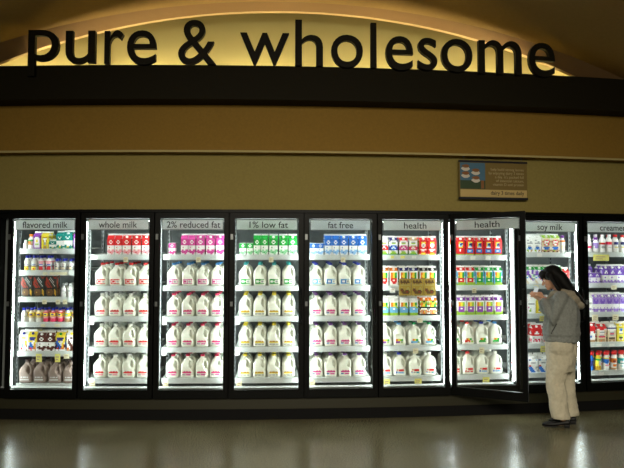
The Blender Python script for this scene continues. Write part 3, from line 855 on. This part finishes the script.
# bottles ---------------------------------------------------------------
BOTME = {}
def bottle_mesh(key, h, r, body, bands, capc, front=None):
    """body = base colour, bands = [(z0, z1, colour)] as fractions, front = patches [(z0, z1, a0, a1, colour)]"""
    if key in BOTME:
        return BOTME[key]
    hc = h - 0.022
    fr = [(0.86, 0.0), (0.97, 0.01), (1.0, 0.03), (1.0, .12), (0.99, .2), (0.92, .3), (0.90, .4), (0.95, .48), (1.0, .56), (1.0, .66), (0.96, .73), (0.82, .80), (0.62, .87), (0.46, .93), (0.42, 1.0)]
    prof = []
    for i in range(len(fr) - 1):
        (a, z), (b_, z2) = fr[i], fr[i + 1]
        prof.append((a * r, z * hc)); prof.append(((a + b_) / 2 * r, (z + z2) / 2 * hc))
    prof.append((fr[-1][0] * r, hc))
    seg = 24
    def mf(i, j):
        zf = (prof[i][1] + prof[min(i + 1, len(prof) - 1)][1]) / 2 / hc
        c = body
        for z0, z1, cc in bands:
            if z0 <= zf < z1:
                c = cc
        ang = ((j + 0.5) / seg * 360 + 180) % 360 - 180
        for z0, z1, a0, a1, cc in (front or []):
            if z0 <= zf < z1 and a0 <= ang < a1:
                c = cc
        return pm(c)
    mb = MB(); mb.lathe(prof, pm(body), seg, mf)
    me = mb.mesh('bottle_body')
    mb = MB()
    rc = r * (0.84 if abs(h - .205) < 1e-6 else 0.56)
    mb.lathe([(rc * 0.97, hc - 0.006), (rc, hc - 0.004), (rc, h - 0.003), (rc * 0.86, h)], pm(capc), 18)
    cm = mb.mesh('cap')
    BOTME[key] = (me, cm)
    return BOTME[key]
CN = {'N': 'blue', 'r': 'red', 'w': 'white', 'o': 'orange', 'v': 'purple', 'b': 'blue', 's': 'grey'}
def bottle(i, k, n, lx, back, spec, desc, group, rear=False):
    me, cm = bottle_mesh(*spec)
    loc, rot = put(i, k, lx, back)
    r = empty('drink_bottle', loc, rot)
    tag(r, f"{desc}, {ORD[n]} from left, {'rear' if rear else 'front'} of {shelf_name(i, k)}, {DOORNAME[i]}", 'bottle', group)
    obj('bottle_body', me, r)
    o = obj('cap', cm, r); o['label'] = CN.get(spec[5], 'coloured') + ' cap'
YB = ('yb', .155, .031, 'e', [(0, .3, 'w'), (.46, .76, 'y')], 'N', [(.5, .72, -45, 45, 'Y'), (.56, .66, -30, 30, 'N')])
WB = ('wb', .165, .033, 'w', [(.3, .36, 'n')], 'N', [(.05, .3, -40, 40, 'y'), (.08, .22, -20, 20, 'r'), (.45, .5, -50, 50, 'b')])
WBR = ('wbr', .165, .033, 'w', [(.3, .36, 'n'), (.6, .72, 'p')], 'N', [(.05, .3, -50, 40, 'r'), (.5, .62, -40, 40, 'p'), (.4, .46, -50, 50, 'b')])
SB = ('sb', .13, .029, 's', [(.4, .72, 'w')], 'N', [(.42, .7, -30, 30, 'h'), (.1, .3, -40, 40, 'e'), (.5, .6, -20, 20, 'w')])
RB = ('rb', .155, .031, 'p', [(0, .3, 'x'), (.46, .76, 'Y')], 'N', [(.5, .72, -45, 45, 'y'), (.56, .66, -30, 30, 'N'), (.72, .8, -90, 90, 'r')])
TB = ('tb', .155, .031, 'w', [(0, .3, 'a'), (.46, .76, 'y')], 'N', [(.5, .72, -45, 45, 'y'), (.54, .66, -30, 30, 'T')])
PW = ('pw', .155, .031, 'w', [(.46, .5, 's')], 'N', None)
OB = ('ob', .165, .034, 'w', [(.3, .6, 'e'), (.62, .72, 'g')], 'o', [(.3, .42, -50, 50, 'a'), (.4, .6, -60, 10, 'o')])
CB = ('cb', .15, .03, 'S', [(.4, .7, 'w')], 's', [(.45, .65, -40, 40, 's')])
SW = ('sw', .10, .028, 'w', [(.4, .6, 'S')], 'w', None)
bottle(1, 0, 0, -.305, .045, SW, 'small white bottle', 'bottles behind the flavored milk door')
bottle(1, 0, 1, -.243, .05, OB, 'orange-capped white bottle', 'bottles behind the flavored milk door')
for n, x in enumerate((-.278, -.197, -.116, -.028)):
    bottle(1, 1, n, x, .04, (WB, WB, WBR, WBR)[n], 'blue-capped white bottle', 'bottles behind the flavored milk door')
    bottle(1, 1, n, x, .115, (WB, WB, WBR, WBR)[n], 'blue-capped white bottle', 'bottles behind the flavored milk door', True)
for n, x in enumerate((.06, .138, .218, .292)):
    bottle(1, 1, n + 4, x, .036, SB, 'short blue-capped bottle', 'bottles behind the flavored milk door')
    bottle(1, 1, n + 4, x, .105, SB, 'short blue-capped bottle', 'bottles behind the flavored milk door', True)
for n, x in enumerate((-.30, -.213, -.13, -.052, .03, .11, .19, .27)):
    sp = (PW, YB, YB, RB, RB, RB, TB, YB)[n]
    bottle(1, 3, n, x, .04, sp, 'white bottle with blue cap' if n == 0 else 'red bottle with yellow label' if sp is RB else 'yellow-labelled bottle', 'bottles behind the flavored milk door')
    bottle(1, 3, n, x + .006, .108, sp if n else YB, 'red bottle with yellow label' if sp is RB else 'yellow-labelled bottle', 'bottles behind the flavored milk door', True)
for n, x in enumerate((.142, .212, .282)):
    bottle(1, 2, n + 3, x, .04, CB, 'clear and white bottle', 'bottles behind the flavored milk door')
    bottle(1, 2, n + 3, x, .11, CB, 'clear and white bottle', 'bottles behind the flavored milk door', True)
# creamer bottles
def cb(key, h, body, bands, cap, front):
    return (key, h, .036, body, bands, cap, front)
C_PINK = cb('cp', .175, 'w', [], 'w', [(.3, .5, -50, 50, 'x'), (.35, .45, -20, 20, 'f')])
C_PURP = cb('cu', .175, 'w', [(.48, .72, 'i')], 'v', [(.3, .55, -50, 50, 'i')])
C_ORNG = cb('co', .21, 'w', [(.5, .62, 'o')], 'w', [(.25, .4, -40, 40, 's'), (.48, .6, -60, 60, 'r')])
C_RED = cb('cr', .21, 'w', [(.5, .64, 'x')], 'w', [(.52, .64, -35, 35, 'r'), (.25, .36, -40, 40, 'S')])
C_NAVY = cb('cn', .21, 'w', [], 'r', [(.5, .56, -60, 60, 'n'), (.58, .64, -60, 60, 'n'), (.3, .36, -40, 40, 'y')])
C_WB = cb('cwb', .21, 'w', [(.6, .72, 'n')], 'w', None)
items = [(-.185, C_PINK, 'pink-labelled white bottle'), (-.093, C_PURP, 'purple-labelled white bottle'), (-.003, C_ORNG, 'orange-labelled white bottle'), (.085, C_RED, 'red-labelled white bottle'), (.172, C_NAVY, 'red-capped white bottle'), (.26, C_NAVY, 'red-capped white bottle')]
for n, (x, sp, ds) in enumerate(items):
    bottle(9, 0, n, x, .045, sp, ds, 'creamer bottles')
    bottle(9, 0, n, x - .04, .125, C_WB if n < 3 else C_NAVY, 'white-capped bottle' if n < 3 else 'red-capped white bottle', 'creamer bottles', True)
R_Y = cb('ry', .205, 'y', [(0, .25, 'Y')], 'r', [(.3, .6, -10, 60, 'w'), (.62, .74, -180, 180, 'g')])
R_B = cb('rbb', .205, 'w', [(.45, .74, 'b')], 'r', [(.4, .6, -50, 20, 'b'), (.25, .36, -50, 50, 'p'), (.7, .76, -180, 180, 'y')])
R_O = cb('ro', .205, 'w', [(0, .12, 'a'), (.45, .74, 'o')], 'r', [(.2, .34, -50, 50, 'o'), (.5, .6, -50, 10, 'd')])
R_T = cb('rt', .205, 'w', [(.35, .74, 'T')], 'r', [(.42, .56, -40, 40, 'w'), (.2, .26, -50, 50, 'T')])
R_R = cb('rr', .205, 'b', [(.3, .6, 'n')], 'r', None)
items = [(-.195, R_R, 'blue bottle with red cap'), (-.1, R_Y, 'yellow bottle with red cap'), (.005, R_B, 'blue and white red-capped bottle'), (.108, R_O, 'orange and white red-capped bottle'), (.205, R_T, 'turquoise red-capped bottle'), (.295, R_T, 'turquoise red-capped bottle')]
for n, (x, sp, ds) in enumerate(items):
    bottle(9, 4, n, x, .045, sp, ds, 'creamer bottles')
    bottle(9, 4, n, x - .03, .125, sp, ds, 'creamer bottles', True)
bottle(8, 0, 5, .285, .07, ('pb', .2, .034, 'S', [(.7, .8, 'o')], 'v', [(.2, .5, -40, 40, 'e')]), 'purple-capped bottle', 'soy milk cartons')

# dark printed boxes on the third flavored milk shelf
BOXP = ["KKKKKKKKdKKd", "KdKKKsKKKddK", "KddKsKsKKKKK", "KdddKsKsKKKK", "ddddKKsKsKKK", "ddKddKKsKKKK", "dddKdKKKsKKK", "KdddKdKKKsKK", "KKdddKdKKKKK", "kkkkkkkkkkkk", "KKBBBBBKKYKK", "KBBBBBBBKYYK", "KBBGBBBBKYYK", "KBBBBBBBKYYK", "KKBBBBBKKKYK", "KKKKKKKKKKKK"]
PAT['darkbox'] = (BOXP, 'K')
for n, x in enumerate((-.263, -.125, .013)):
    loc, rot = put(1, 2, x, 0.048)
    r = tag(empty('drink_box', loc, rot), f"dark printed drink box with red flash and gold, {('leftmost', 'middle', 'rightmost')[n]} of three", 'box', 'dark drink boxes on the flavored milk third shelf')
    obj('box_body', carton_mesh('darkbox', .13, .08, .232, False), r)
# gold cards hanging over the second shelf rail of the closed health door
CARD = ["GGGGGGGGGGGG", "GBBGBBBGBBGG", "GBBBBBBBBBBG", "GGBGGBGBGGGG", "GCCCCCCCCCCG", "GGGGGGGGGGGG", "GGCGGGGGCCGG", "GBBBGGGCCCCG", "GBdBBGBBBBCG", "GGBBBBBddBBG", "GGGBBBBBBBGG", "GCGGGGGGGGCG"]
CARD_ME = None
for n, x in enumerate((-.063, .078, .219)):
    b = BAY[6]
    if CARD_ME is None:
        mb = MB()
        mb.box(-0.068, 0.068, 0.0, 0.012, 0, 0.19, pm('G'))
        grid_plate(mb, -0.064, 0.064, -0.0006, 0.004, 0.186, CARD)
        CARD_ME = mb.mesh('printed_card')
        mb = MB(); mb.box(-0.02, 0.02, 0.0125, 0.03, 0.06, 0.09, TAGW)
        CLIP_ME = mb.mesh('rail_clip')
    r = tag(empty('promo_card', b.at(x, FRONT_D - 0.050, 1.325), (0, 0, b.a)), f"gold-brown printed card hung before the closed health door cartons, {('leftmost', 'middle', 'rightmost')[n]} of three", 'card', 'gold cards on the second health shelf')
    obj('printed_card', CARD_ME, r)
    obj('rail_clip', CLIP_ME, r)

# ------------------------------------------------------------------ the big letters
LETM = mat('dark_letter_face', (22, 19, 9), 0.6, 0.15)
LETS = [('p', -1.198, -0.872, 3.642, 4.124), ('u', -0.805, -0.492, 3.766, 4.109), ('r', -0.401, -0.202, 3.764, 4.112), ('e', -0.169, 0.136, 3.753, 4.111),
        ('&', 0.356, 0.749, 3.755, 4.224), ('w', 0.99, 1.504, 3.757, 4.095), ('h', 1.56, 1.853, 3.76, 4.243), ('o', 1.934, 2.271, 3.748, 4.094),
        ('l', 2.352, 2.413, 3.755, 4.233), ('e', 2.509, 2.805, 3.736, 4.098), ('s', 2.853, 3.065, 3.747, 4.091), ('o', 3.105, 3.451, 3.736, 4.094),
        ('m', 3.515, 4.003, 3.734, 4.098), ('e', 4.082, 4.387, 3.728, 4.099)]
LNAME = ['dark raised letter p beginning the word pure', 'dark raised letter u in the word pure', 'dark raised letter r in the word pure', 'dark raised letter e ending the word pure',
         'dark raised ampersand between pure and wholesome', 'dark raised letter w beginning the word wholesome', 'dark raised letter h in wholesome', 'dark raised letter o after the h in wholesome',
         'dark raised letter l in wholesome', 'dark raised letter e in the middle of wholesome', 'dark raised letter s in wholesome', 'dark raised letter o after the s in wholesome',
         'dark raised letter m in wholesome', 'dark raised letter e ending the word wholesome']
for (ch, a0, a1, zb, zt), lab in zip(LETS, LNAME):
    me = text_mesh(ch, 'sign_letter', LETM, 0.62, 0.05, 0.001)
    sc = (a0 + a1) / 2
    zb2 = zb - 0.006
    fit(me, -(a1 - a0) / 2, (a1 - a0) / 2, 0, zt - zb2)
    o = obj('sign_letter', me, None, P(sc, -0.383, zb2), (0, 0, sc / R0))
    tag(o, lab, 'sign letter', 'letters of the pure and wholesome sign')

# ------------------------------------------------------------------ hanging sign
SIGN_T = mat('olive_sign_card', (118, 98, 48), 0.6)
SIGN_B = mat('tan_sign_strip', (190, 164, 104), 0.6)
SIGN_K = mat('sign_rail_black', (18, 18, 26), 0.5)
SKYB = mat('sign_picture_blue', (70, 108, 132), 0.6)
GRN = mat('sign_picture_green', (52, 70, 44), 0.6)
WHT = mat('sign_picture_white', (206, 200, 186), 0.6)
BRN = mat('sign_picture_brown', (132, 88, 50), 0.6)
PALE = mat('sign_text_pale', (176, 160, 118), 0.6)
sgs = 3.812
sg = tag(empty('hanging_sign', P(sgs, -0.05, 2.415), (0, 0, sgs / R0 + 0.02)), 'hanging dairy sign with milk cup picture above the health doors', 'sign')
mb = MB(); mb.box(-.405, .405, -.006, .006, .0, .42, SIGN_T); obj('sign_board', mb, sg)
mb = MB(); mb.box(-.41, .41, -.011, .011, .402, .425, SIGN_K); mb.box(-.41, .41, -.011, .011, -.012, .012, SIGN_K); obj('sign_rail', mb, sg)
mb = MB(); mb.box(-.395, .40, -.008, -.006, .014, .098, SIGN_B); obj('sign_strip', mb, sg)
pic = MB(); pic.box(-.395, -.10, -.008, -.006, .105, .398, SKYB); pic.box(-.395, -.10, -.0085, -.008, .105, .2, GRN)
def blob(mb, cx, cz, rx, rz, y, m, n=18):
    mb.quad([(cx + rx * math.cos(2 * pi * k / n) * (1 + .14 * math.sin(5 * k)), y, cz + rz * math.sin(2 * pi * k / n)) for k in range(n)], m)
for n, (cx, cz) in enumerate(((-.33, .345), (-.33, .265), (-.21, .30), (-.21, .215))):
    blob(pic, cx, cz - .015, .05, .026, -.0090 - n * .0002, WHT)
    blob(pic, cx, cz + .014, .045, .02, -.0098 - n * .0002, BRN)
pic.box(-.15, -.115, -.0095, -.0085, .11, .2, BRN)
obj('sign_picture', pic, sg)
me = text_mesh('dairy 3 times daily', 'sign_lettering', SIGN_K, 0.06, 0.001, 0.0004)
fit(me, -.035, .365)
for v in me.vertices:
    v.co.z += .043; v.co.y -= .0086
obj('strip_lettering', me, sg)
me = text_mesh('help build strong bones\nby enjoying dairy 3 times\na day. it\'s packed full\nof essential calcium,\nvitamin D and protein', 'sign_text', PALE, 0.05, 0.001, 0, 'RIGHT')
zs = [v.co.z for v in me.vertices]
fit(me, -.055, .365, .135, .345)
for v in me.vertices:
    v.co.y -= .0068
obj('small_lettering', me, sg)
for x in (-.35, .34):
    mb = MB(); mb.tube([(x, 0, .42), (x + .004, 0, .468)], .0015, STEEL, 6)
    mb.box(x - .012, x + .012, -.008, .008, .464, .4695, STEEL)
    obj('hanger_wire', mb, sg)

# ------------------------------------------------------------------ cove lamps behind the beam
COVE = emission('cove_tube_light', (1.0, 0.86, 0.54), COVE_STR := 135.0)
for n in range(7):
    s = -2.6 + n * 1.28
    mb = MB()
    mb.tube([(-.55, 0, 0.03), (.55, 0, 0.03)], .013, COVE, 10)
    r = tag(empty('cove_lamp', P(s, 0.235, 3.66), (0, 0, s / R0)), f'warm cove tube hidden behind the dark beam, {ORD[n]} from left', 'lamp', 'cove lamps behind the beam')
    obj('light_tube', mb, r)
    mb = MB(); mb.box(-.58, .58, -.066, .025, 0, .012, BEAMM); mb.box(-.62, .62, -.066, -.058, 0.0, .105, BEAMM)  # unseen shield added to keep the tube's light off the vault
    obj('added_lamp_shield', mb, r)

# ------------------------------------------------------------------ the woman
SKIN = mat('skin', (196, 148, 118), 0.5, 0.4)
HAIRM = mat('black_hair', (13, 11, 10), 0.62, 0.15, bump=0.2, bump_scale=70)
JACKH = mat('warm_grey_hood_cloth', (142, 134, 118), 0.85, 0.2, noise_amt=0.06, noise_scale=60)
JACK = mat('grey_jacket_cloth', (128, 131, 127), 0.85, 0.2, noise_amt=0.06, noise_scale=60)
PANT = mat('cream_trouser_cloth', (196, 188, 166), 0.85, 0.2, noise_amt=0.03, noise_scale=50)
SHOE = mat('black_shoe_leather', (12, 11, 11), 0.45, 0.3)
PAPER = mat('white_paper', (214, 222, 226), 0.7)
WOM = tag(empty('person', (2.61, 6.79, 0), (0, 0, -math.radians(90 + 20))), 'person in grey hooded jacket and cream trousers reading a slip by the cooler', 'person')
HC = Vector((0, -0.085, 1.525))
HR = Matrix.Rotation(math.radians(22), 3, 'X')
def hp(x, y, z):
    return HC + HR @ Vector((x, y, z))
mb = MB()
mb.ell(hp(0, .018, .03), (.073, .09, .085), SKIN, HR)
mb.ell(hp(0, -.028, -.028), (.056, .06, .078), SKIN, HR)
mb.ell(hp(0, -.068, -.088), (.024, .022, .02), SKIN, HR)
mb.limb([hp(0, -.084, .008), hp(0, -.098, -.018), hp(0, -.107, -.032)], [.007, .010, .0125], SKIN)
mb.ell(hp(0, -.084, -.057), (.021, .011, .006), SKIN, HR)
mb.ell(hp(0, -.082, -.069), (.019, .011, .007), SKIN, HR)
mb.ell(hp(0, -.078, .02), (.05, .014, .011), SKIN, HR)
for sx in (-1, 1):
    mb.ell(hp(sx * .072, .012, -.02), (.011, .019, .031), SKIN, HR)
    mb.ell(hp(sx * .036, -.062, -.035), (.018, .016, .02), SKIN, HR)
mb.limb([hp(0, .03, -.03), (0, -.02, 1.40), (0, .0, 1.33)], [.052, .05, .06], SKIN)
# trunk
mb.tube([(0, 0, .80), (0, 0, .92), (0, 0, 1.05), (0, 0, 1.2), (0, 0, 1.33), (0, -.005, 1.37)], [(.10, .14), (.105, .15), (.09, .12), (.10, .14), (.075, .13), (.05, .07)], SKIN, 20)
ARM = {1: [(.150, .0, 1.315), (.185, -.035, 1.21), (.205, -.075, 1.10), (.155, -.125, 1.205), (.110, -.165, 1.30)],
       -1: [(-.150, .0, 1.315), (-.185, -.045, 1.21), (-.20, -.095, 1.10), (-.13, -.155, 1.19), (-.05, -.19, 1.29)]}
LEG = {1: [(.085, -.01, .86), (.088, -.03, .66), (.09, -.045, .46), (.094, -.025, .25), (.097, .0, .085)],
       -1: [(-.085, .0, .86), (-.088, -.01, .66), (-.09, .0, .46), (-.094, .035, .25), (-.097, .065, .085)]}
for sx in (1, -1):
    mb.limb(ARM[sx], [.045, .042, .036, .034, .024], SKIN)
    mb.limb(LEG[sx], [.078, .07, .05, .046, .032], SKIN)
    an = Vector(LEG[sx][-1])
    mb.limb([an + Vector((0, .025, -.043)), an + Vector((0, -.02, -.043)), an + Vector((sx * .008, -.10, -.064))], [.024, .025, .015], SKIN)
# hands: palm, four curled fingers, thumb from the side of the palm
def hand(wr, direc, side, curl, ms):
    wr, d, s = Vector(wr), Vector(direc).normalized(), Vector(side).normalized()
    s = (s - d * s.dot(d)).normalized()
    n = d.cross(s)
    if curl < 0:
        n = -n
    mb.limb([wr - d * .01, wr + d * .03, wr + d * .075], [(.017, .022), (.014, .032), (.013, .036)], SKIN)
    for f, (off, ln, bend) in enumerate(((.027, .066, .5), (.009, .074, .62), (-.009, .070, .74), (-.026, .056, .86))):
        p = wr + d * (.078 - abs(off) * .2) + s * off
        pts = [p - d * .015]
        dr = d.copy(); q = p.copy(); pts.append(q.copy())
        for seg, fr in enumerate((.45, .32, .23)):
            ang = bend * (1.0 if seg else .75)
            dr = (dr * math.cos(ang) + n * math.sin(ang)).normalized()
            # re-derive the in-plane normal so the finger keeps curling
            n2 = (n - dr * n.dot(dr))
            q = q + dr * ln * fr
            pts.append(q.copy())
        mb.limb(pts, [.0092, .0092, .0085, .0078, .0068], SKIN, 8)
    b0 = wr + d * .022 + s * .026
    t1 = b0 + (d * .6 + s * .55 + n * .55).normalized() * .034
    t2 = t1 + (d * .75 + s * .05 + n * .65).normalized() * .028
    mb.limb([wr + d * .02 + s * .012, b0, t1, t2], [.013, .0125, .0098, .0078], SKIN, 8)
hand(ARM[1][-1], (-.55, -.55, .62), (0, -.55, .8), -1, 1)
hand(ARM[-1][-1], (.35, -.62, .62), (0, -.4, .9), 1, -1)
body = obj('body', fuse(mb, 'body', 0.0048, 2), WOM)
body['label'] = 'bare face, neck and hands'
mb = MB()
EYEW = mat('eye_white', (225, 220, 212), 0.3); IRIS = mat('dark_iris', (26, 18, 14), 0.25)
for sx in (-1, 1):
    mb = MB()
    mb.ell(hp(sx * .030, -.0755, -.001), (.0125, .0105, .008), EYEW, HR)
    mb.ell(hp(sx * .030, -.0835, -.003), (.0058, .004, .0058), IRIS, HR)
    obj('eye', mb, WOM)
    mb = MB()
    mb.limb([hp(sx * .014, -.091, .018), hp(sx * .032, -.090, .023), hp(sx * .05, -.078, .018)], [.003, .0036, .002], HAIRM, 8)
    obj('eyebrow', mb, WOM)
LIPS = mat('lip_colour', (166, 92, 84), 0.45)
mb = MB()
mb.ell(hp(0, -.0885, -.058), (.019, .008, .0048), LIPS, HR); mb.ell(hp(0, -.0865, -.068), (.017, .008, .0052), LIPS, HR)
obj('lips', mb, WOM)
# hair: crown, fringe, sides over the ears, long fall down the back over the hood
mb = MB()
mb.ell(hp(0, .022, .042), (.088, .104, .092), HAIRM, HR)
mb.ell(hp(0, -.062, .066), (.068, .045, .047), HAIRM, HR)
mb.ell(hp(.025, -.085, .045), (.04, .018, .03), HAIRM, HR)
mb.ell(hp(-.025, -.085, .045), (.04, .018, .03), HAIRM, HR)
for sx in (-1, 1):
    mb.limb([hp(sx * .074, -.005, .03), hp(sx * .082, .012, -.04), (sx * .088, -.02, 1.42), (sx * .075, .05, 1.36)], [(.045, .03), (.05, .026), (.048, .024), (.03, .018)], HAIRM)
mb.tube([(0, -.05, 1.58), (0, .0, 1.53), (0, .045, 1.46), (0, .095, 1.405), (0, .15, 1.345), (0, .20, 1.295), (0, .232, 1.262)],
        [(.085, .06), (.094, .075), (.096, .066), (.09, .054), (.075, .042), (.052, .028), (.022, .013)], HAIRM, 20)
for k in range(9):
    x = -.07 + k * .0175
    mb.limb([(x, .11, 1.40), (x * 1.0, .17, 1.34), (x * .85, .215, 1.285), (x * .7, .235 + .008 * (k % 3), 1.245 - .008 * (k % 2))], [.022, .02, .014, .006], HAIRM, 8)
obj('hair', fuse(mb, 'hair', 0.0055, 2), WOM)
# jacket
mb = MB()
prof = [(.868, 0, .0, .205, .168), (.885, 0, .0, .214, .178), (.93, 0, .0, .212, .178), (.945, 0, .0, .222, .186), (1.02, 0, .0, .216, .180), (1.14, 0, .01, .212, .172), (1.24, 0, .012, .206, .160), (1.31, 0, .01, .178, .134), (1.36, 0, .005, .125, .10), (1.395, 0, .0, .082, .078)]
rr = []
for z, cx, cy, rx, ry in prof:
    rr.append([(cx + rx * math.copysign(abs(math.cos(2 * pi * j / 36)) ** .85, math.cos(2 * pi * j / 36)), cy + ry * math.copysign(abs(math.sin(2 * pi * j / 36)) ** .85, math.sin(2 * pi * j / 36)), z) for j in range(36)])
mb.rings(rr, JACK)
for sx in (1, -1):
    A = ARM[sx]
    mb.limb([A[0], A[1], A[2], A[3]], [.078, .070, .062, .052], JACK)
    w3, w4 = Vector(A[3]), Vector(A[4])
    dv = (w4 - w3).normalized()
    mb.limb([w3, w3 + dv * .06, w4 - dv * .022, w4 - dv * .012], [.052, .047, .043, .038], JACK)
jk = obj('jacket', fuse(mb, 'jacket', 0.0065, 3, wrinkle=0.010, wscale=18), WOM)
jk['label'] = 'grey zip jacket'
mb = MB()
mb.ell((0, .125, 1.315), (.125, .088, .062), JACKH, Matrix.Rotation(math.radians(-32), 3, 'X'))
mb.ell((0, .185, 1.255), (.085, .058, .05), JACKH, Matrix.Rotation(math.radians(-40), 3, 'X'))
mb.limb([(.085, .10, 1.36), (.10, .02, 1.385), (.085, -.07, 1.365), (.045, -.125, 1.31)], [.04, .032, .026, .02], JACKH)
mb.limb([(-.085, .10, 1.36), (-.10, .02, 1.385), (-.085, -.07, 1.365), (-.045, -.125, 1.31)], [.04, .032, .026, .02], JACKH)
obj('hood', fuse(mb, 'hood', 0.006, 3, wrinkle=0.006, wscale=18), jk)
DARKJ = mat('jacket_pocket_dark', (52, 52, 50), 0.9)
mb = MB()
mb.limb([(.214, -.048, 1.06), (.20, -.088, .985), (.196, -.098, .96)], [.005, .006, .005], DARKJ, 8)
obj('pocket_slit', mb, jk)
# trousers
mb = MB()
rr = []
for z, rx, ry in ((.95, .165, .145), (.88, .188, .160), (.80, .188, .160), (.73, .184, .156), (.66, .176, .140), (.56, .16, .112)):
    rr.append([(rx * math.cos(2 * pi * j / 30), -.005 + ry * math.sin(2 * pi * j / 30), z) for j in range(30)])
mb.rings(rr[::-1], PANT)
for sx in (1, -1):
    L = [Vector(p) for p in LEG[sx]]
    O = ((0, -.005, -.025, -.025, -.026) if sx > 0 else (.005, .025, .032, .012, -.004))
    mb.limb([L[k] + Vector((0, O[k], (-.03, 0, 0, 0, .03)[k])) for k in range(5)],
            [(.135, .105), (.120, .095), (.096, .084), (.090, .082), (.092, .085)], PANT)
tr = fuse(mb, 'trousers', 0.0075, 3, wrinkle=0.010, wscale=17)
for v in tr.vertices:           # clean hems a little above the heels
    if v.co.z < .092:
        v.co.z = .092 + (v.co.z - .092) * .05
obj('trousers', tr, WOM)['label'] = 'loose cream trousers'
# shoes
for sx in (1, -1):
    an = Vector(LEG[sx][-1]); an.z = 0
    mb = MB()
    rr = []
    for y, w, zt, xo in ((.066, .020, .06, 0), (.055, .031, .085, 0), (.02, .035, .084, 0), (-.03, .036, .066, .002), (-.08, .042, .060, .006), (-.13, .044, .056, .01), (-.175, .037, .047, .012), (-.207, .018, .034, .013)):
        z0 = .022 if y > -.05 else .004
        ring = []
        for j in range(16):
            t = 2 * pi * j / 16
            ring.append((an.x + sx * xo + w * math.cos(t), an.y + y, (zt + z0) / 2 + (zt - z0) / 2 * math.sin(t)))
        rr.append(ring)
    mb.rings(rr, SHOE)
    sh = obj('shoe', fuse(mb, 'shoe', .005, 1), WOM)
    mb = MB()
    mb.box(an.x - .027, an.x + .027, an.y + .005, an.y + .06, 0, .034, SHOE)
    obj('heel', bevel_mesh(mb.mesh('heel'), .005), sh)
    mb = MB()
    mb.box(an.x - .032 + sx * .008, an.x + .032 + sx * .008, an.y - .185, an.y - .07, 0, .009, SHOE)
    obj('sole', bevel_mesh(mb.mesh('sole'), .003), sh)
# the slip she reads
mb = MB()
mb.box(-.045, .045, -.0008, .0008, 0, .075, PAPER)
mb.quad([(-.045, 0, .075), (.045, 0, .075), (.045, -.03, .085), (-.045, -.03, .085)], PAPER)
for k in range(4):
    mb.box(-.035, .025 - .01 * (k % 2), .0008, .0012, .06 - k * .014, .063 - k * .014, OUTL)
loc = WOM.matrix_basis @ Vector((.045, -.255, 1.352))
a = WOM.rotation_euler.z
tag(obj('paper_slip', mb, None, loc, (math.radians(-18), 0, a + .5)), 'small white paper slip held up in her fingers', 'paper slip')

# ------------------------------------------------------------------ light
def area(name, loc, size, power, color, target=None, sy=None, spread=180):
    l = bpy.data.lights.new(name, 'AREA')
    l.energy = power; l.color = color; l.shape = 'RECTANGLE'; l.size = size; l.size_y = sy or size; l.spread = math.radians(spread)
    o = bpy.data.objects.new(name, l)
    COL.objects.link(o)
    o.location = loc
    if target:
        o.rotation_euler = (Vector(target) - Vector(loc)).to_track_quat('-Z', 'Y').to_euler()
    return o
area('ceiling_light', (0.5, -0.3, 3.8), 6.0, 112, (1.0, 0.91, 0.72), (0.5, 6.5, -0.6), 1.2, 92)
area('ceiling_light', (1.0, -2.5, 3.9), 6.0, 110, (1.0, 0.93, 0.76), (1.0, 1.0, 0), 2.0, 130)

w = bpy.data.worlds.new('store_air')
S.world = w
w.use_nodes = True
bg = w.node_tree.nodes['Background']
bg.inputs['Color'].default_value = (1.0, 0.92, 0.75, 1)
bg.inputs['Strength'].default_value = 0.02

# ------------------------------------------------------------------ camera
cam = bpy.data.cameras.new('camera')
cam.sensor_width = 36.0
cam.lens = 644.0 / 624.0 * 36.0
cam.clip_start = 0.05
co = bpy.data.objects.new('camera', cam)
COL.objects.link(co)
co.location = (0, 0, 1.6)
co.rotation_euler = (pi / 2 + math.atan(37 / 644.0), 0, 0)
S.camera = co

S.view_settings.view_transform = 'Standard'
S.view_settings.look = 'None'
S.view_settings.exposure = 0.0
S.view_settings.gamma = 1.0
S.view_settings.use_curve_mapping = False
S.cycles.use_denoising = True
S.cycles.max_bounces = 8
S.cycles.transparent_max_bounces = 16
S.cycles.sample_clamp_indirect = 4.0
